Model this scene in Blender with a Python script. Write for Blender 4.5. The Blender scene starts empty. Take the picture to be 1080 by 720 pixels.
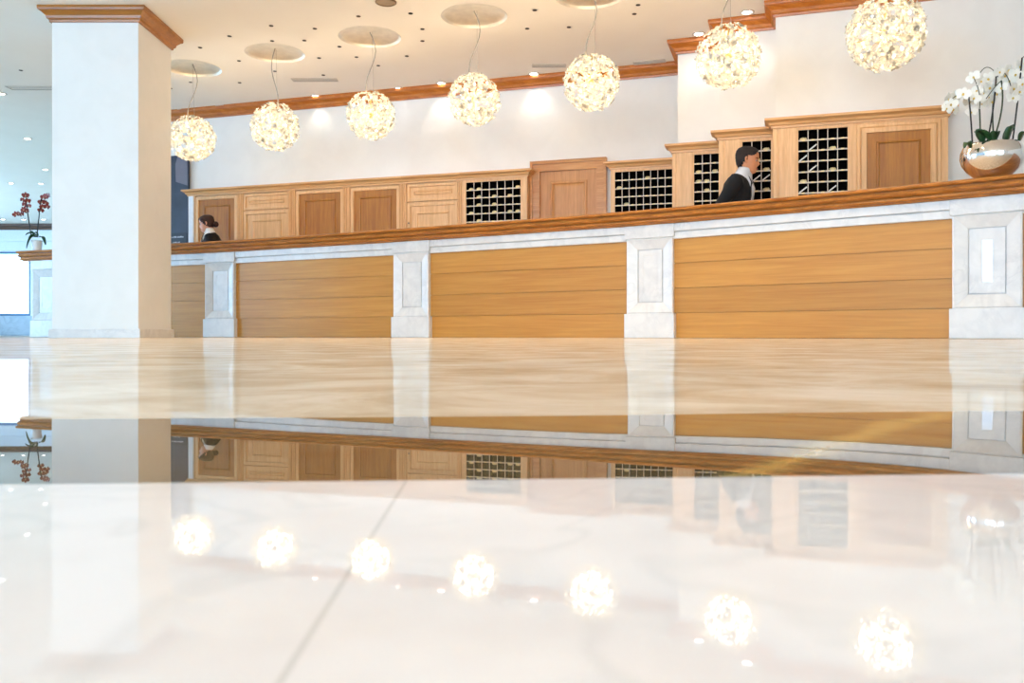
import bpy, bmesh, math, random
from mathutils import Vector, Matrix
random.seed(7)
SC = bpy.context.scene
COL = SC.collection
PI = math.pi
F = 900.0      # focal length in px (30 mm on a 36 mm wide sensor, 1080 px)
H = 353.3      # horizon row
CZ = 0.025     # camera height
CEIL = 3.1

# ------------------------------------------------------------------ helpers
def at_z(px, py, z):
    d = (z-CZ)*F/(H-py)
    return Vector(((px-540)/F*d, d, z))
def at_d(px, d, z=0):
    return Vector(((px-540)/F*d, d, z))

class MB:
    """collects shapes into one mesh"""
    def __init__(s): s.bm = bmesh.new()
    def box(s, x0, x1, y0, y1, z0, z1, mat=0):
        v = [s.bm.verts.new((x, y, z)) for x in (x0, x1) for y in (y0, y1) for z in (z0, z1)]
        for f in ((0,1,3,2),(4,6,7,5),(0,4,5,1),(2,3,7,6),(0,2,6,4),(1,5,7,3)):
            fc = s.bm.faces.new([v[i] for i in f]); fc.material_index = mat
        return v
    def rings(s, x0, x1, z0, z1, rr, yback=None, close=True, mats=None):
        """front faces -y; concentric rectangles (inset, y)"""
        prev = None
        seq = list(rr)
        if yback is not None: seq = [(seq[0][0], yback)] + seq
        for k, (i, y) in enumerate(seq):
            cur = [s.bm.verts.new(p) for p in ((x0+i,y,z0+i),(x1-i,y,z0+i),(x1-i,y,z1-i),(x0+i,y,z1-i))]
            if prev:
                for a in range(4):
                    b = (a+1) % 4
                    f = s.bm.faces.new((prev[a], prev[b], cur[b], cur[a]))
                    if mats: f.material_index = mats[k-1]
            elif yback is not None:
                s.bm.faces.new(cur[::-1])
            prev = cur
        if close:
            f = s.bm.faces.new(prev)
            if mats: f.material_index = mats[-1]
    def sweep(s, path, prof, closed_ends=True, mat=0):
        """path: 2D points; prof: (offset, z) closed outline; +offset is to the right of travel"""
        n = len(path); rows = []
        for i, p in enumerate(path):
            ds = []
            if i > 0: ds.append((Vector(p)-Vector(path[i-1])).normalized())
            if i < n-1: ds.append((Vector(path[i+1])-Vector(p)).normalized())
            ns = [Vector((d.y, -d.x)) for d in ds]
            m = ns[0] if len(ns) == 1 else (ns[0]+ns[1]).normalized()
            k = 1.0/max(.3, m.dot(ns[0]))
            rows.append([s.bm.verts.new((p[0]+m.x*o*k, p[1]+m.y*o*k, z)) for o, z in prof])
        q = len(prof)
        for i in range(n-1):
            for j in range(q):
                f = s.bm.faces.new((rows[i][j], rows[i+1][j], rows[i+1][(j+1)%q], rows[i][(j+1)%q])); f.material_index = mat
        if closed_ends:
            s.bm.faces.new(rows[0]); s.bm.faces.new(rows[-1][::-1])
    def ring_section(s, pts_rows, cap=True):
        """pts_rows: list of equal-length loops of 3D points"""
        rows = [[s.bm.verts.new(p) for p in r] for r in pts_rows]
        q = len(rows[0])
        for a, b in zip(rows[:-1], rows[1:]):
            for j in range(q):
                s.bm.faces.new((a[j], a[(j+1)%q], b[(j+1)%q], b[j]))
        if cap:
            s.bm.faces.new(rows[0][::-1]); s.bm.faces.new(rows[-1])
    def tube(s, pts, radii, seg=8):
        pts = [Vector(p) for p in pts]
        if not isinstance(radii, (list, tuple)): radii = [radii]*len(pts)
        up = Vector((0,0,1)); rows = []
        prev_x = None
        for i, p in enumerate(pts):
            t = (pts[min(i+1,len(pts)-1)]-pts[max(i-1,0)]).normalized()
            if prev_x is None:
                a = Vector((1,0,0)) if abs(t.x) < .8 else Vector((0,1,0))
                x = (a - t*a.dot(t)).normalized()
            else:
                x = (prev_x - t*prev_x.dot(t)).normalized()
            y = t.cross(x); prev_x = x
            rows.append([p + (x*math.cos(2*PI*k/seg)+y*math.sin(2*PI*k/seg))*radii[i] for k in range(seg)])
        s.ring_section(rows)
    def ellipsoid(s, c, r, seg=14, rn=9):
        rows = []
        for i in range(1, rn):
            ph = PI*i/rn
            rows.append([Vector(c)+Vector((r[0]*math.sin(ph)*math.cos(2*PI*k/seg), r[1]*math.sin(ph)*math.sin(2*PI*k/seg), -r[2]*math.cos(ph))) for k in range(seg)])
        s.ring_section(rows)
    def lathe(s, prof, seg=32, sx=1, sy=1, c=(0,0,0)):
        rows = [[Vector((c[0]+r*sx*math.cos(2*PI*k/seg), c[1]+r*sy*math.sin(2*PI*k/seg), c[2]+z)) for k in range(seg)] for r, z in prof]
        s.ring_section(rows, cap=True)
    def poly(s, pts, mat=0):
        f = s.bm.faces.new([s.bm.verts.new(p) for p in pts]); f.material_index = mat
    def xform(s, m):
        bmesh.ops.transform(s.bm, matrix=m, verts=s.bm.verts)
    def build(s, name, mats, parent=None, smooth=False, bevel=0, recalc=True):
        if recalc: bmesh.ops.recalc_face_normals(s.bm, faces=s.bm.faces)
        me = bpy.data.meshes.new(name); s.bm.to_mesh(me); s.bm.free()
        if not isinstance(mats, (list, tuple)): mats = [mats]
        for m in mats: me.materials.append(m)
        if smooth:
            for p in me.polygons: p.use_smooth = True
        o = bpy.data.objects.new(name, me); COL.objects.link(o)
        if parent: o.parent = parent
        if bevel:
            b = o.modifiers.new('bevel', 'BEVEL'); b.width = bevel; b.segments = 2; b.limit_method = 'ANGLE'
        return o

def empty(name, label, cat, loc=(0,0,0), rz=0, group=None, kind=None):
    o = bpy.data.objects.new(name, None); COL.objects.link(o)
    o.location = loc; o.rotation_euler = (0,0,rz); o.empty_display_size = .05
    return tag(o, label, cat, group, kind)
def tag(o, label=None, cat=None, group=None, kind=None):
    if label: o['label'] = label
    if cat: o['category'] = cat
    if group: o['group'] = group
    if kind: o['kind'] = kind
    return o
def copy_tree(o, parent=None):
    c = o.copy(); COL.objects.link(c)
    if parent: c.parent = parent
    for ch in list(o.children): copy_tree(ch, c)
    return c

# ------------------------------------------------------------------ materials
def srgb(r, g, b):
    f = lambda c: (c/255/12.92) if c/255 <= .04045 else ((c/255+.055)/1.055)**2.4
    return (f(r), f(g), f(b), 1)
def new_mat(name):
    m = bpy.data.materials.new(name); m.use_nodes = True
    nt = m.node_tree; b = nt.nodes['Principled BSDF']
    return m, nt, b
def N(nt, t, **kw):
    n = nt.nodes.new(t)
    for k, v in kw.items():
        if k in n.inputs: n.inputs[k].default_value = v
        else: setattr(n, k, v)
    return n
def ramp(nt, src, stops):
    r = nt.nodes.new('ShaderNodeValToRGB')
    while len(r.color_ramp.elements) < len(stops): r.color_ramp.elements.new(.5)
    for e, (p, c) in zip(r.color_ramp.elements, stops): e.position = p; e.color = c
    nt.links.new(src, r.inputs['Fac']); return r
def coords(nt, scale=(1,1,1), rot=(0,0,0), kind='Object'):
    tc = nt.nodes.new('ShaderNodeTexCoord'); mp = nt.nodes.new('ShaderNodeMapping')
    mp.inputs['Scale'].default_value = scale; mp.inputs['Rotation'].default_value = rot
    nt.links.new(tc.outputs[kind], mp.inputs['Vector']); return mp.outputs['Vector']
def mixc(nt, fac, a, b, mode='MIX'):
    m = nt.nodes.new('ShaderNodeMix'); m.data_type = 'RGBA'; m.blend_type = mode
    for i, v in ((0, fac), (6, a), (7, b)):
        if hasattr(v, 'is_linked'): nt.links.new(v, m.inputs[i])
        else: m.inputs[i].default_value = v
    return m.outputs[2]
def plain(name, col, rough=.5, metal=0, noise=0, nscale=30, coat=0):
    m, nt, b = new_mat(name)
    b.inputs['Roughness'].default_value = rough; b.inputs['Metallic'].default_value = metal
    b.inputs['Coat Weight'].default_value = coat
    n = N(nt, 'ShaderNodeTexNoise', Scale=nscale, Detail=4.0)
    nt.links.new(coords(nt), n.inputs['Vector'])
    k = noise if noise else .04
    c2 = tuple(c*(1-k) for c in col[:3])+(1,); c1 = tuple(min(1, c*(1+k)) for c in col[:3])+(1,)
    r = ramp(nt, n.outputs['Fac'], [(.3, c2), (.7, c1)])
    nt.links.new(r.outputs['Color'], b.inputs['Base Color'])
    return m
def wood(name, light, dark, grain=(2, 30, 30), rough=.38, pore=.35, plank=None):
    """grain runs along the axis with the small scale"""
    m, nt, b = new_mat(name)
    v = coords(nt, grain)
    n1 = N(nt, 'ShaderNodeTexNoise', Scale=1.0, Detail=6.0, Roughness=.6, Distortion=.6); nt.links.new(v, n1.inputs['Vector'])
    v2 = coords(nt, tuple(g*4.5 for g in grain))
    n2 = N(nt, 'ShaderNodeTexNoise', Scale=1.0, Detail=3.0); nt.links.new(v2, n2.inputs['Vector'])
    r = ramp(nt, n1.outputs['Fac'], [(.3, dark), (.68, light)])
    dk = tuple(c*.8 for c in dark[:3])+(1,)
    r2 = ramp(nt, n2.outputs['Fac'], [(.48, (0,0,0,1)), (.62, (pore,pore,pore,1))])
    c = mixc(nt, r2.outputs['Color'], r.outputs['Color'], dk)
    if plank:
        tc = nt.nodes.new('ShaderNodeTexCoord'); sp = nt.nodes.new('ShaderNodeSeparateXYZ'); nt.links.new(tc.outputs['Object'], sp.inputs[0])
        mt = N(nt, 'ShaderNodeMath', operation='DIVIDE'); nt.links.new(sp.outputs['Z'], mt.inputs[0]); mt.inputs[1].default_value = plank
        fl = N(nt, 'ShaderNodeMath', operation='FLOOR'); nt.links.new(mt.outputs[0], fl.inputs[0])
        oi = nt.nodes.new('ShaderNodeObjectInfo')
        ad = N(nt, 'ShaderNodeMath', operation='ADD'); nt.links.new(fl.outputs[0], ad.inputs[0]); nt.links.new(oi.outputs['Random'], ad.inputs[1])
        wn = nt.nodes.new('ShaderNodeTexWhiteNoise'); wn.noise_dimensions = '1D'; nt.links.new(ad.outputs[0], wn.inputs['W'])
        rr = ramp(nt, wn.outputs['Value'], [(0, (.86,.86,.86,1)), (1, (1.0,1.0,1.0,1))])
        c = mixc(nt, 1.0, c, rr.outputs['Color'], 'MULTIPLY')
    nt.links.new(c, b.inputs['Base Color'])
    b.inputs['Roughness'].default_value = rough
    bp = N(nt, 'ShaderNodeBump', Strength=.15, Distance=.002); nt.links.new(n2.outputs['Fac'], bp.inputs['Height'])
    nt.links.new(bp.outputs[0], b.inputs['Normal'])
    return m
def marble(name, base, vein, scale=3.0, rough=.25, amount=.5, detail=8.0, stretch=(1,1,1), rot=(0,0,0), kind='Object', width=.06):
    m, nt, b = new_mat(name)
    v = coords(nt, stretch, rot, kind)
    n0 = N(nt, 'ShaderNodeTexNoise', Scale=scale, Detail=detail, Roughness=.6, Distortion=1.2); nt.links.new(v, n0.inputs['Vector'])
    r0 = ramp(nt, n0.outputs['Fac'], [(.5-width, (0,0,0,1)), (.5, (1,1,1,1)), (.5+width, (0,0,0,1))])
    n1 = N(nt, 'ShaderNodeTexNoise', Scale=scale*.6, Detail=3.0); nt.links.new(v, n1.inputs['Vector'])
    r1 = ramp(nt, n1.outputs['Fac'], [(.4, (0,0,0,1)), (.7, (amount,)*3+(1,))])
    f = N(nt, 'ShaderNodeMath', operation='MULTIPLY'); nt.links.new(r0.outputs['Color'], f.inputs[0]); nt.links.new(r1.outputs['Color'], f.inputs[1])
    n2 = N(nt, 'ShaderNodeTexNoise', Scale=scale*2.5, Detail=6.0, Distortion=.5); nt.links.new(v, n2.inputs['Vector'])
    half = tuple(.75*a+.25*c for a, c in zip(base, vein))
    r2 = ramp(nt, n2.outputs['Fac'], [(.35, half), (.6, base)])
    c = mixc(nt, f.outputs[0], r2.outputs['Color'], vein)
    nt.links.new(c, b.inputs['Base Color']); b.inputs['Roughness'].default_value = rough
    return m

M = {}
OAK_L, OAK_D = srgb(216,158,92), srgb(190,128,64)
M['panel'] = wood('panel_oak', srgb(202,144,60), srgb(184,122,42), (1.0, 12, 26), .45, .18, plank=.2175)
M['oak_h'] = wood('oak_horizontal', srgb(214,152,86), srgb(186,118,54), (1.5, 26, 26), .3, .3)
M['counter'] = wood('counter_oak', srgb(204,130,54), srgb(150,86,28), (1.6, 14, 40), .3, .35)
M['cab_v'] = wood('cabinet_oak', srgb(240,190,134), srgb(216,160,102), (26, 26, 1.5), .4, .25)
M['cab_h'] = wood('cabinet_oak_rail', srgb(232,178,118), srgb(206,148,88), (1.5, 26, 26), .4, .25)
M['cab_in'] = wood('cabinet_oak_panel', srgb(186,120,34), srgb(156,90,18), (26, 26, 1.5), .45, .25)
M['door_oak'] = wood('door_oak', srgb(212,148,84), srgb(184,120,58), (26, 26, 1.5), .4, .25)
M['crown'] = wood('crown_oak', srgb(196,118,46), srgb(164,88,28), (1.5, 26, 26), .3, .2)
M['pillar_crown'] = wood('pillar_crown_oak', srgb(178,118,50), srgb(148,90,32), (1.5, 10, 26), .3, .2)
M['dark_oak'] = wood('dark_oak', srgb(104,72,52), srgb(80,54,38), (1.5,26,26), .4, .2)
M['marble'] = marble('white_marble', (.73,.71,.68,1), (.45,.44,.44,1), 3.5, .35, .55)
M['marble_polished'] = marble('polished_marble', (.82,.81,.79,1), (.58,.58,.6,1), 3.5, .06, .4)
M['plaster'] = marble('cream_plaster', (.84,.80,.74,1), (.70,.66,.60,1), 1.1, .75, .25, width=.25)
M['plaster_col'] = marble('column_plaster', (.80,.795,.765,1), (.69,.685,.65,1), 1.6, .6, .3, width=.25)
M['ceil'] = marble('ceiling_plaster', (.93,.88,.79,1), (.88,.82,.72,1), .9, .8, .25, width=.25)
M['white_wall'] = plain('white_wall_paint', (.78,.79,.80,1), .7)
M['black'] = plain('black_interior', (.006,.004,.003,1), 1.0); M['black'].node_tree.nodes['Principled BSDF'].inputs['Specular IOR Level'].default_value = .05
M['divider'] = plain('pale_divider', srgb(214,196,176), .45)
M['cream'] = plain('cream_plastic', srgb(240,216,160), .4, noise=.1, nscale=60)
M['paper'] = plain('paper_white', (.8,.78,.72,1), .6)
M['brass'] = plain('brass', (.83,.62,.28,1), .3, 1)
M['leaf_gold'] = plain('silver_gold_leaf', (.86,.82,.72,1), .45, .85, .08, 9)
M['dark_metal'] = plain('dark_metal', (.05,.04,.035,1), .4, .6)
M['bronze'] = plain('bronze', (.25,.18,.11,1), .35, .9)
M['cable'] = plain('cable', (.42,.36,.28,1), .4)
M['vent'] = plain('vent_grille', (.62,.56,.48,1), .6)
M['slat'] = plain('vent_slat', (.45,.42,.38,1), .6)
M['silver'] = plain('hammered_silver', (.86,.85,.84,1), .07, 1, .05, 14)
M['pot'] = plain('white_ceramic', (.78,.76,.72,1), .25)
M['leaf'] = plain('orchid_leaf', srgb(38,74,36), .35, noise=.3, nscale=20)
M['stem'] = plain('orchid_stem', srgb(62,70,44), .5)
M['stake'] = plain('dark_stake', srgb(36,30,26), .6)
M['petal'] = plain('white_petal', (.92,.88,.78,1), .5)
M['lip'] = plain('yellow_lip', srgb(226,190,90), .5)
M['petal_red'] = plain('russet_petal', srgb(132,48,38), .6, noise=.4, nscale=90)
M['lip_red'] = plain('cream_lip', srgb(226,170,120), .5)
M['moss'] = plain('moss', srgb(60,66,34), .9, noise=.5, nscale=80)
M['skin'] = plain('skin', srgb(224,160,126), .5)
M['skin_m'] = plain('skin_tanned', srgb(214,142,98), .5)
M['hair'] = plain('dark_hair', srgb(34,22,17), .85, noise=.4, nscale=120)
M['hair_b'] = plain('brown_hair', srgb(58,34,25), .85, noise=.4, nscale=120)
M['suit'] = plain('black_suit', srgb(17,16,17), .95)
M['shirt'] = plain('pale_shirt', srgb(206,204,206), .7)
M['blouse'] = plain('white_blouse', srgb(236,232,226), .7)
M['eye'] = plain('eye_white', (.42,.38,.35,1), .6)
M['iris'] = plain('iris_dark', (.05,.03,.02,1), .6)
M['lips'] = plain('lips', srgb(186,96,84), .4)
M['navy'] = plain('navy_poster', srgb(44,46,60), .45, noise=.35, nscale=4)
M['grey_violet'] = plain('grey_violet_print', srgb(112,104,112), .5)
M['poster_black'] = plain('poster_black', srgb(24,22,26), .4)
M['frame_blue'] = plain('steel_frame', srgb(70,96,120), .35, .5)
M['sill_marble'] = marble('grey_sill_marble', (.42,.48,.54,1), (.22,.27,.33,1), 1.6, .3, .8)

def emit(name, col, s):
    m, nt, b = new_mat(name)
    b.inputs['Base Color'].default_value = col
    b.inputs['Emission Color'].default_value = col; b.inputs['Emission Strength'].default_value = s
    return m
M['bulb'] = emit('halogen_bulb', (1,.92,.8,1), 5)
M['spot'] = emit('downlight_lens', (1,.95,.88,1), 14)
def petal_glass():
    m, nt, b = new_mat('crystal_petal')
    out = nt.nodes['Material Output']
    tr = N(nt, 'ShaderNodeBsdfTranslucent', Color=(.46,.45,.41,1))
    di = N(nt, 'ShaderNodeBsdfDiffuse', Color=(.42,.41,.37,1))
    gl = N(nt, 'ShaderNodeBsdfGlossy', Color=(1,.97,.9,1), Roughness=.15)
    m1 = N(nt, 'ShaderNodeMixShader', Fac=.45); m2 = N(nt, 'ShaderNodeMixShader', Fac=.12)
    nt.links.new(tr.outputs[0], m1.inputs[1]); nt.links.new(di.outputs[0], m1.inputs[2])
    nt.links.new(m1.outputs[0], m2.inputs[1]); nt.links.new(gl.outputs[0], m2.inputs[2])
    nt.links.new(m2.outputs[0], out.inputs['Surface']); return m
M['crystal'] = petal_glass()
def pane_glass():
    m, nt, b = new_mat('window_glass')
    out = nt.nodes['Material Output']
    t = N(nt, 'ShaderNodeBsdfTransparent', Color=(.93,.97,1,1)); g = N(nt, 'ShaderNodeBsdfGlossy', Roughness=.02)
    fr = N(nt, 'ShaderNodeFresnel', IOR=1.45); ms = nt.nodes.new('ShaderNodeMixShader')
    nt.links.new(fr.outputs[0], ms.inputs[0]); nt.links.new(t.outputs[0], ms.inputs[1]); nt.links.new(g.outputs[0], ms.inputs[2])
    nt.links.new(ms.outputs[0], out.inputs['Surface']); return m
M['glass'] = pane_glass()

# floor materials -----------------------------------------------------------
def floor_far():
    m, nt, b = new_mat('streaked_beige_marble')
    v = coords(nt)
    n1 = N(nt, 'ShaderNodeTexNoise', Scale=9.0, Detail=10.0, Roughness=.68, Distortion=.6); nt.links.new(v, n1.inputs['Vector'])
    r1 = ramp(nt, n1.outputs['Fac'], [(.33, srgb(184,162,136)), (.5, srgb(214,195,172)), (.66, srgb(234,221,205))])
    nt.links.new(r1.outputs['Color'], b.inputs['Base Color'])
    b.inputs['Roughness'].default_value = .015; b.inputs['IOR'].default_value = 1.5
    return m
def floor_band():
    m, nt, b = new_mat('brown_band_marble')
    v = coords(nt)
    n1 = N(nt, 'ShaderNodeTexNoise', Scale=40.0, Detail=8.0, Roughness=.6); nt.links.new(v, n1.inputs['Vector'])
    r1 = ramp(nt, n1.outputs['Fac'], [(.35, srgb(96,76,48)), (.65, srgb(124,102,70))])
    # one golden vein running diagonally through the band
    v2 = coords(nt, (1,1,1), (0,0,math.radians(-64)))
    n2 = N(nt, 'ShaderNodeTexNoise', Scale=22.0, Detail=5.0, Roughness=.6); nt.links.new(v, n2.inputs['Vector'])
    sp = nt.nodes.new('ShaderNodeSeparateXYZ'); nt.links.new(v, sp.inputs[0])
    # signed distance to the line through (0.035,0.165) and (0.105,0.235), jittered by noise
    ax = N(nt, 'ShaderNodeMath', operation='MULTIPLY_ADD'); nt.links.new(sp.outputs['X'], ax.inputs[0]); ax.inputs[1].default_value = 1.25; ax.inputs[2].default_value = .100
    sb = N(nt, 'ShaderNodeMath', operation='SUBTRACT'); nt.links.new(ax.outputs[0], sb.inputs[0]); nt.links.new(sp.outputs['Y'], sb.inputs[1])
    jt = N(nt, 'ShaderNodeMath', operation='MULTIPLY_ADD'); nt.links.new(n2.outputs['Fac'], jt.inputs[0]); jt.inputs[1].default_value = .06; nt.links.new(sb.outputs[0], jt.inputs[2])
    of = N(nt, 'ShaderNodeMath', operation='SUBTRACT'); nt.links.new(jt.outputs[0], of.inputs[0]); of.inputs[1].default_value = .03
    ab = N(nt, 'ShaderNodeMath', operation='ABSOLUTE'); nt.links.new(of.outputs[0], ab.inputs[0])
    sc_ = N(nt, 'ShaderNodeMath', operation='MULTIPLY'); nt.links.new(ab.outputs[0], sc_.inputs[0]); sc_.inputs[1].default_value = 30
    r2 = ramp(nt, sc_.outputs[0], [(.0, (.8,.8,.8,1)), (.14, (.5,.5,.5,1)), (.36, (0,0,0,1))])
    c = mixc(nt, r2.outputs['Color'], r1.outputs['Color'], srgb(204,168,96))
    nt.links.new(c, b.inputs['Base Color'])
    b.inputs['Roughness'].default_value = .01; b.inputs['IOR'].default_value = 1.62
    return m
def floor_near():
    m, nt, b = new_mat('white_slab_marble')
    v = coords(nt)
    v2 = coords(nt, (1,1,1), (0,0,math.radians(25)))
    n1 = N(nt, 'ShaderNodeTexNoise', Scale=16.0, Detail=3.0, Roughness=.5, Distortion=1.4); nt.links.new(v2, n1.inputs['Vector'])
    r1 = ramp(nt, n1.outputs['Fac'], [(.47, (0,0,0,1)), (.5, (.16,.16,.16,1)), (.53, (0,0,0,1))])
    n2 = N(nt, 'ShaderNodeTexNoise', Scale=30.0, Detail=5.0); nt.links.new(v, n2.inputs['Vector'])
    r2 = ramp(nt, n2.outputs['Fac'], [(.35, (.79,.70,.66,1)), (.6, (.85,.765,.725,1))])
    c = mixc(nt, r1.outputs['Color'], r2.outputs['Color'], (.46,.44,.42,1))
    # the slab joint: a thin grey line running away from the camera
    sp = nt.nodes.new('ShaderNodeSeparateXYZ'); nt.links.new(v, sp.inputs[0])
    ax = N(nt, 'ShaderNodeMath', operation='MULTIPLY_ADD'); nt.links.new(sp.outputs['Y'], ax.inputs[0]); ax.inputs[1].default_value = .0167; nt.links.new(sp.outputs['X'], ax.inputs[2])
    ad = N(nt, 'ShaderNodeMath', operation='ADD'); nt.links.new(ax.outputs[0], ad.inputs[0]); ad.inputs[1].default_value = .0157
    ab = N(nt, 'ShaderNodeMath', operation='ABSOLUTE'); nt.links.new(ad.outputs[0], ab.inputs[0])
    sc_ = N(nt, 'ShaderNodeMath', operation='MULTIPLY'); nt.links.new(ab.outputs[0], sc_.inputs[0]); sc_.inputs[1].default_value = 1000
    r3 = ramp(nt, sc_.outputs[0], [(.0, (.42,.42,.42,1)), (.2, (.35,.35,.35,1)), (.4, (0,0,0,1))])
    c = mixc(nt, r3.outputs['Color'], c, (.38,.34,.29,1))
    nt.links.new(c, b.inputs['Base Color'])
    b.inputs['Roughness'].default_value = .02; b.inputs['IOR'].default_value = 1.5
    return m
def polish(m, k, ior):
    """polished stone: a diffuse body under a reflecting surface whose polish is worn by use"""
    nt = m.node_tree; b = nt.nodes['Principled BSDF']; out = nt.nodes['Material Output']
    src = b.inputs['Base Color'].links[0].from_socket
    d = nt.nodes.new('ShaderNodeBsdfDiffuse'); g = N(nt, 'ShaderNodeBsdfGlossy', Roughness=b.inputs['Roughness'].default_value)
    g.inputs['Color'].default_value = (1,1,1,1)
    fr = N(nt, 'ShaderNodeFresnel', IOR=ior); ml = N(nt, 'ShaderNodeMath', operation='MULTIPLY'); nt.links.new(fr.outputs[0], ml.inputs[0]); ml.inputs[1].default_value = k
    ms = nt.nodes.new('ShaderNodeMixShader'); nt.links.new(src, d.inputs['Color'])
    nt.links.new(ml.outputs[0], ms.inputs[0]); nt.links.new(d.outputs[0], ms.inputs[1]); nt.links.new(g.outputs[0], ms.inputs[2]); nt.links.new(ms.outputs[0], out.inputs['Surface'])
    nt.nodes.remove(b); return m
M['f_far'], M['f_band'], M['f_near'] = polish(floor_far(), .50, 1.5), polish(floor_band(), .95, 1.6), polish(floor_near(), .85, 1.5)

# ------------------------------------------------------------------ room shell
XL, XR, YB, YF = -17.0, 9.0, -7.0, 23.6      # left, right, behind the camera, far
def floor_slope(x, d):
    q = max(-2.0, min(2.0, x/max(d,.02)))
    s = -.0040*math.exp(-((d-.60)/.24)**2)
    s += .0066/(1+math.exp(-(q-.36)*14))*math.exp(-((d-.19)/.055)**2)
    s -= .0030*math.exp(-((d-.22)/.05)**2)*(1-1/(1+math.exp(-q*8)))
    return s
def build_floor():
    bm = bmesh.new()
    sl = .06
    e1 = lambda x: .148+sl*x
    e2 = lambda x: .265+sl*x
    clampx = lambda x: max(-1.2, min(1.2, x))
    xs = [XL-.3, -8, -3, -1.2]+[-.9+.06*i for i in range(11)]+[-.26+.02*i for i in range(27)]+[.32+.06*i for i in range(11)]+[1.2, 3, 8, XR+.3]
    # parametric rows: distances laid out so that rows lie on the band edges
    rows = [('abs', YB-.3), ('abs', -2), ('abs', -.4), ('abs', -.12)]
    rows += [('near', t/12) for t in range(13)]
    rows += [('band', t/12) for t in range(1, 13)]
    rows += [('far', t/26) for t in range(1, 27)]
    rows += [('abs', v) for v in (1.9, 2.5, 3.2, 4.0, 6, 9, 14, YF+.6)]
    cols = []
    for x in xs:
        cx = clampx(x); a, b = e1(cx), e2(cx); z = 0; prev = None; col = []
        for k, t in rows:
            if k == 'abs': y = t
            elif k == 'near': y = -.02*0 + .0 + (a-.0)*t if t > 0 else 0.0
            elif k == 'band': y = a+(b-a)*t
            else: y = b+(1.5-b)*t
            if prev is not None:
                n = 6
                if 0 < y < 1.8:
                    for q in range(n):
                        yy = prev+(y-prev)*(q+.5)/n
                        if yy > 0 and abs(x) < 1.3: z += floor_slope(x, yy)*(y-prev)/n
                elif y >= 1.8:
                    z = z*max(0, 1-(y-1.5)/2.4) if y < 4 else 0
            prev = y
            col.append(bm.verts.new((x, y, z)))
        cols.append(col)
    ib = 4+13-1; jb = ib+12
    for c0, c1 in zip(cols[:-1], cols[1:]):
        for j in range(len(rows)-1):
            f = bm.faces.new((c0[j], c1[j], c1[j+1], c0[j+1]))
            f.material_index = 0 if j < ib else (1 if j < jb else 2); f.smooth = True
    me = bpy.data.meshes.new('floor'); bm.to_mesh(me); bm.free()
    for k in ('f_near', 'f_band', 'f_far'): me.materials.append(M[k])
    o = bpy.data.objects.new('floor', me); COL.objects.link(o); o['kind'] = 'structure'
    return o
build_floor()

U = Vector((.9523, -.3051)); NB = Vector((.3051, .9523)); TH = math.atan2(U.y, U.x)
A_end = Vector((1.959, 9.634)); B0 = Vector((1.74, 8.95))
def hit(o, px):
    """distance along U from point o to the vertical plane through the camera and column px"""
    k = (px-540)/F
    return (k*o.y-o.x)/(U.x-k*U.y)
A_start = A_end - U*7.4
jogA = A_end
B_start = A_end - NB*.718
B_end = B_start + U*hit(B_start, 762)
C_start = B_end - NB*.45
B_end2 = B_end
C_end = C_start + U*hit(C_start, 818.5)
D_start = C_end - NB*.33
D_end = D_start + U*6.2
wall_path = [A_start+NB*9.0, A_start, A_end, B_start, B_end, C_start, C_end, D_start, D_end, (XR, D_end.y-.3)]
wall_path = [Vector(p) for p in wall_path]
mb = MB(); mb.sweep(wall_path, [(0,0),(0,CEIL),(-.12,CEIL),(-.12,0)])
tag(mb.build('wall_back', M['plaster']), kind='structure')
mb = MB()
mb.sweep(wall_path[1:9], [(.002,2.965),(.018,2.965),(.022,2.985),(.035,2.995),(.045,3.02),(.075,3.05),(.095,3.06),(.10,3.075),(.10,CEIL),(.002,CEIL)])
tag(mb.build('trim_1', M['crown']), kind='structure')

# ceiling with round recesses
canopies = []
for px, py, bx, by, br in ((203,72,203,146,26.5),(290,56,290,134,28),(390,39,391,122,28.5),(500,17,500,105,30.5),(622,-5,624,87,33),(765,-36,768,60,37),(930,-66,934,35,44)):
    c = at_z(px, py, CEIL)
    d = (2.31-CZ)*F/(H-by)
    canopies.append((c, at_d(bx, d, 2.31), br*d/F))
bm = bmesh.new()
def loop(pts):
    vs = [bm.verts.new(p) for p in pts]
    return [bm.edges.new((vs[i], vs[(i+1)%len(vs)])) for i in range(len(vs))]
edges = loop([(XL-.3,YB-.3,CEIL),(XR+.3,YB-.3,CEIL),(XR+.3,YF+.6,CEIL),(XL-.3,YF+.6,CEIL)])
DR = .315
for c, b, r in canopies:
    edges += loop([(c.x+DR*math.cos(2*PI*k/40), c.y+DR*math.sin(2*PI*k/40), CEIL) for k in range(40)])
bmesh.ops.triangle_fill(bm, edges=edges, use_beauty=True, normal=(0,0,-1))
bmesh.ops.recalc_face_normals(bm, faces=bm.faces)
me = bpy.data.meshes.new('ceiling'); bm.to_mesh(me); bm.free(); me.materials.append(M['ceil'])
o = bpy.data.objects.new('ceiling', me); COL.objects.link(o); o['kind'] = 'structure'

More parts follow.
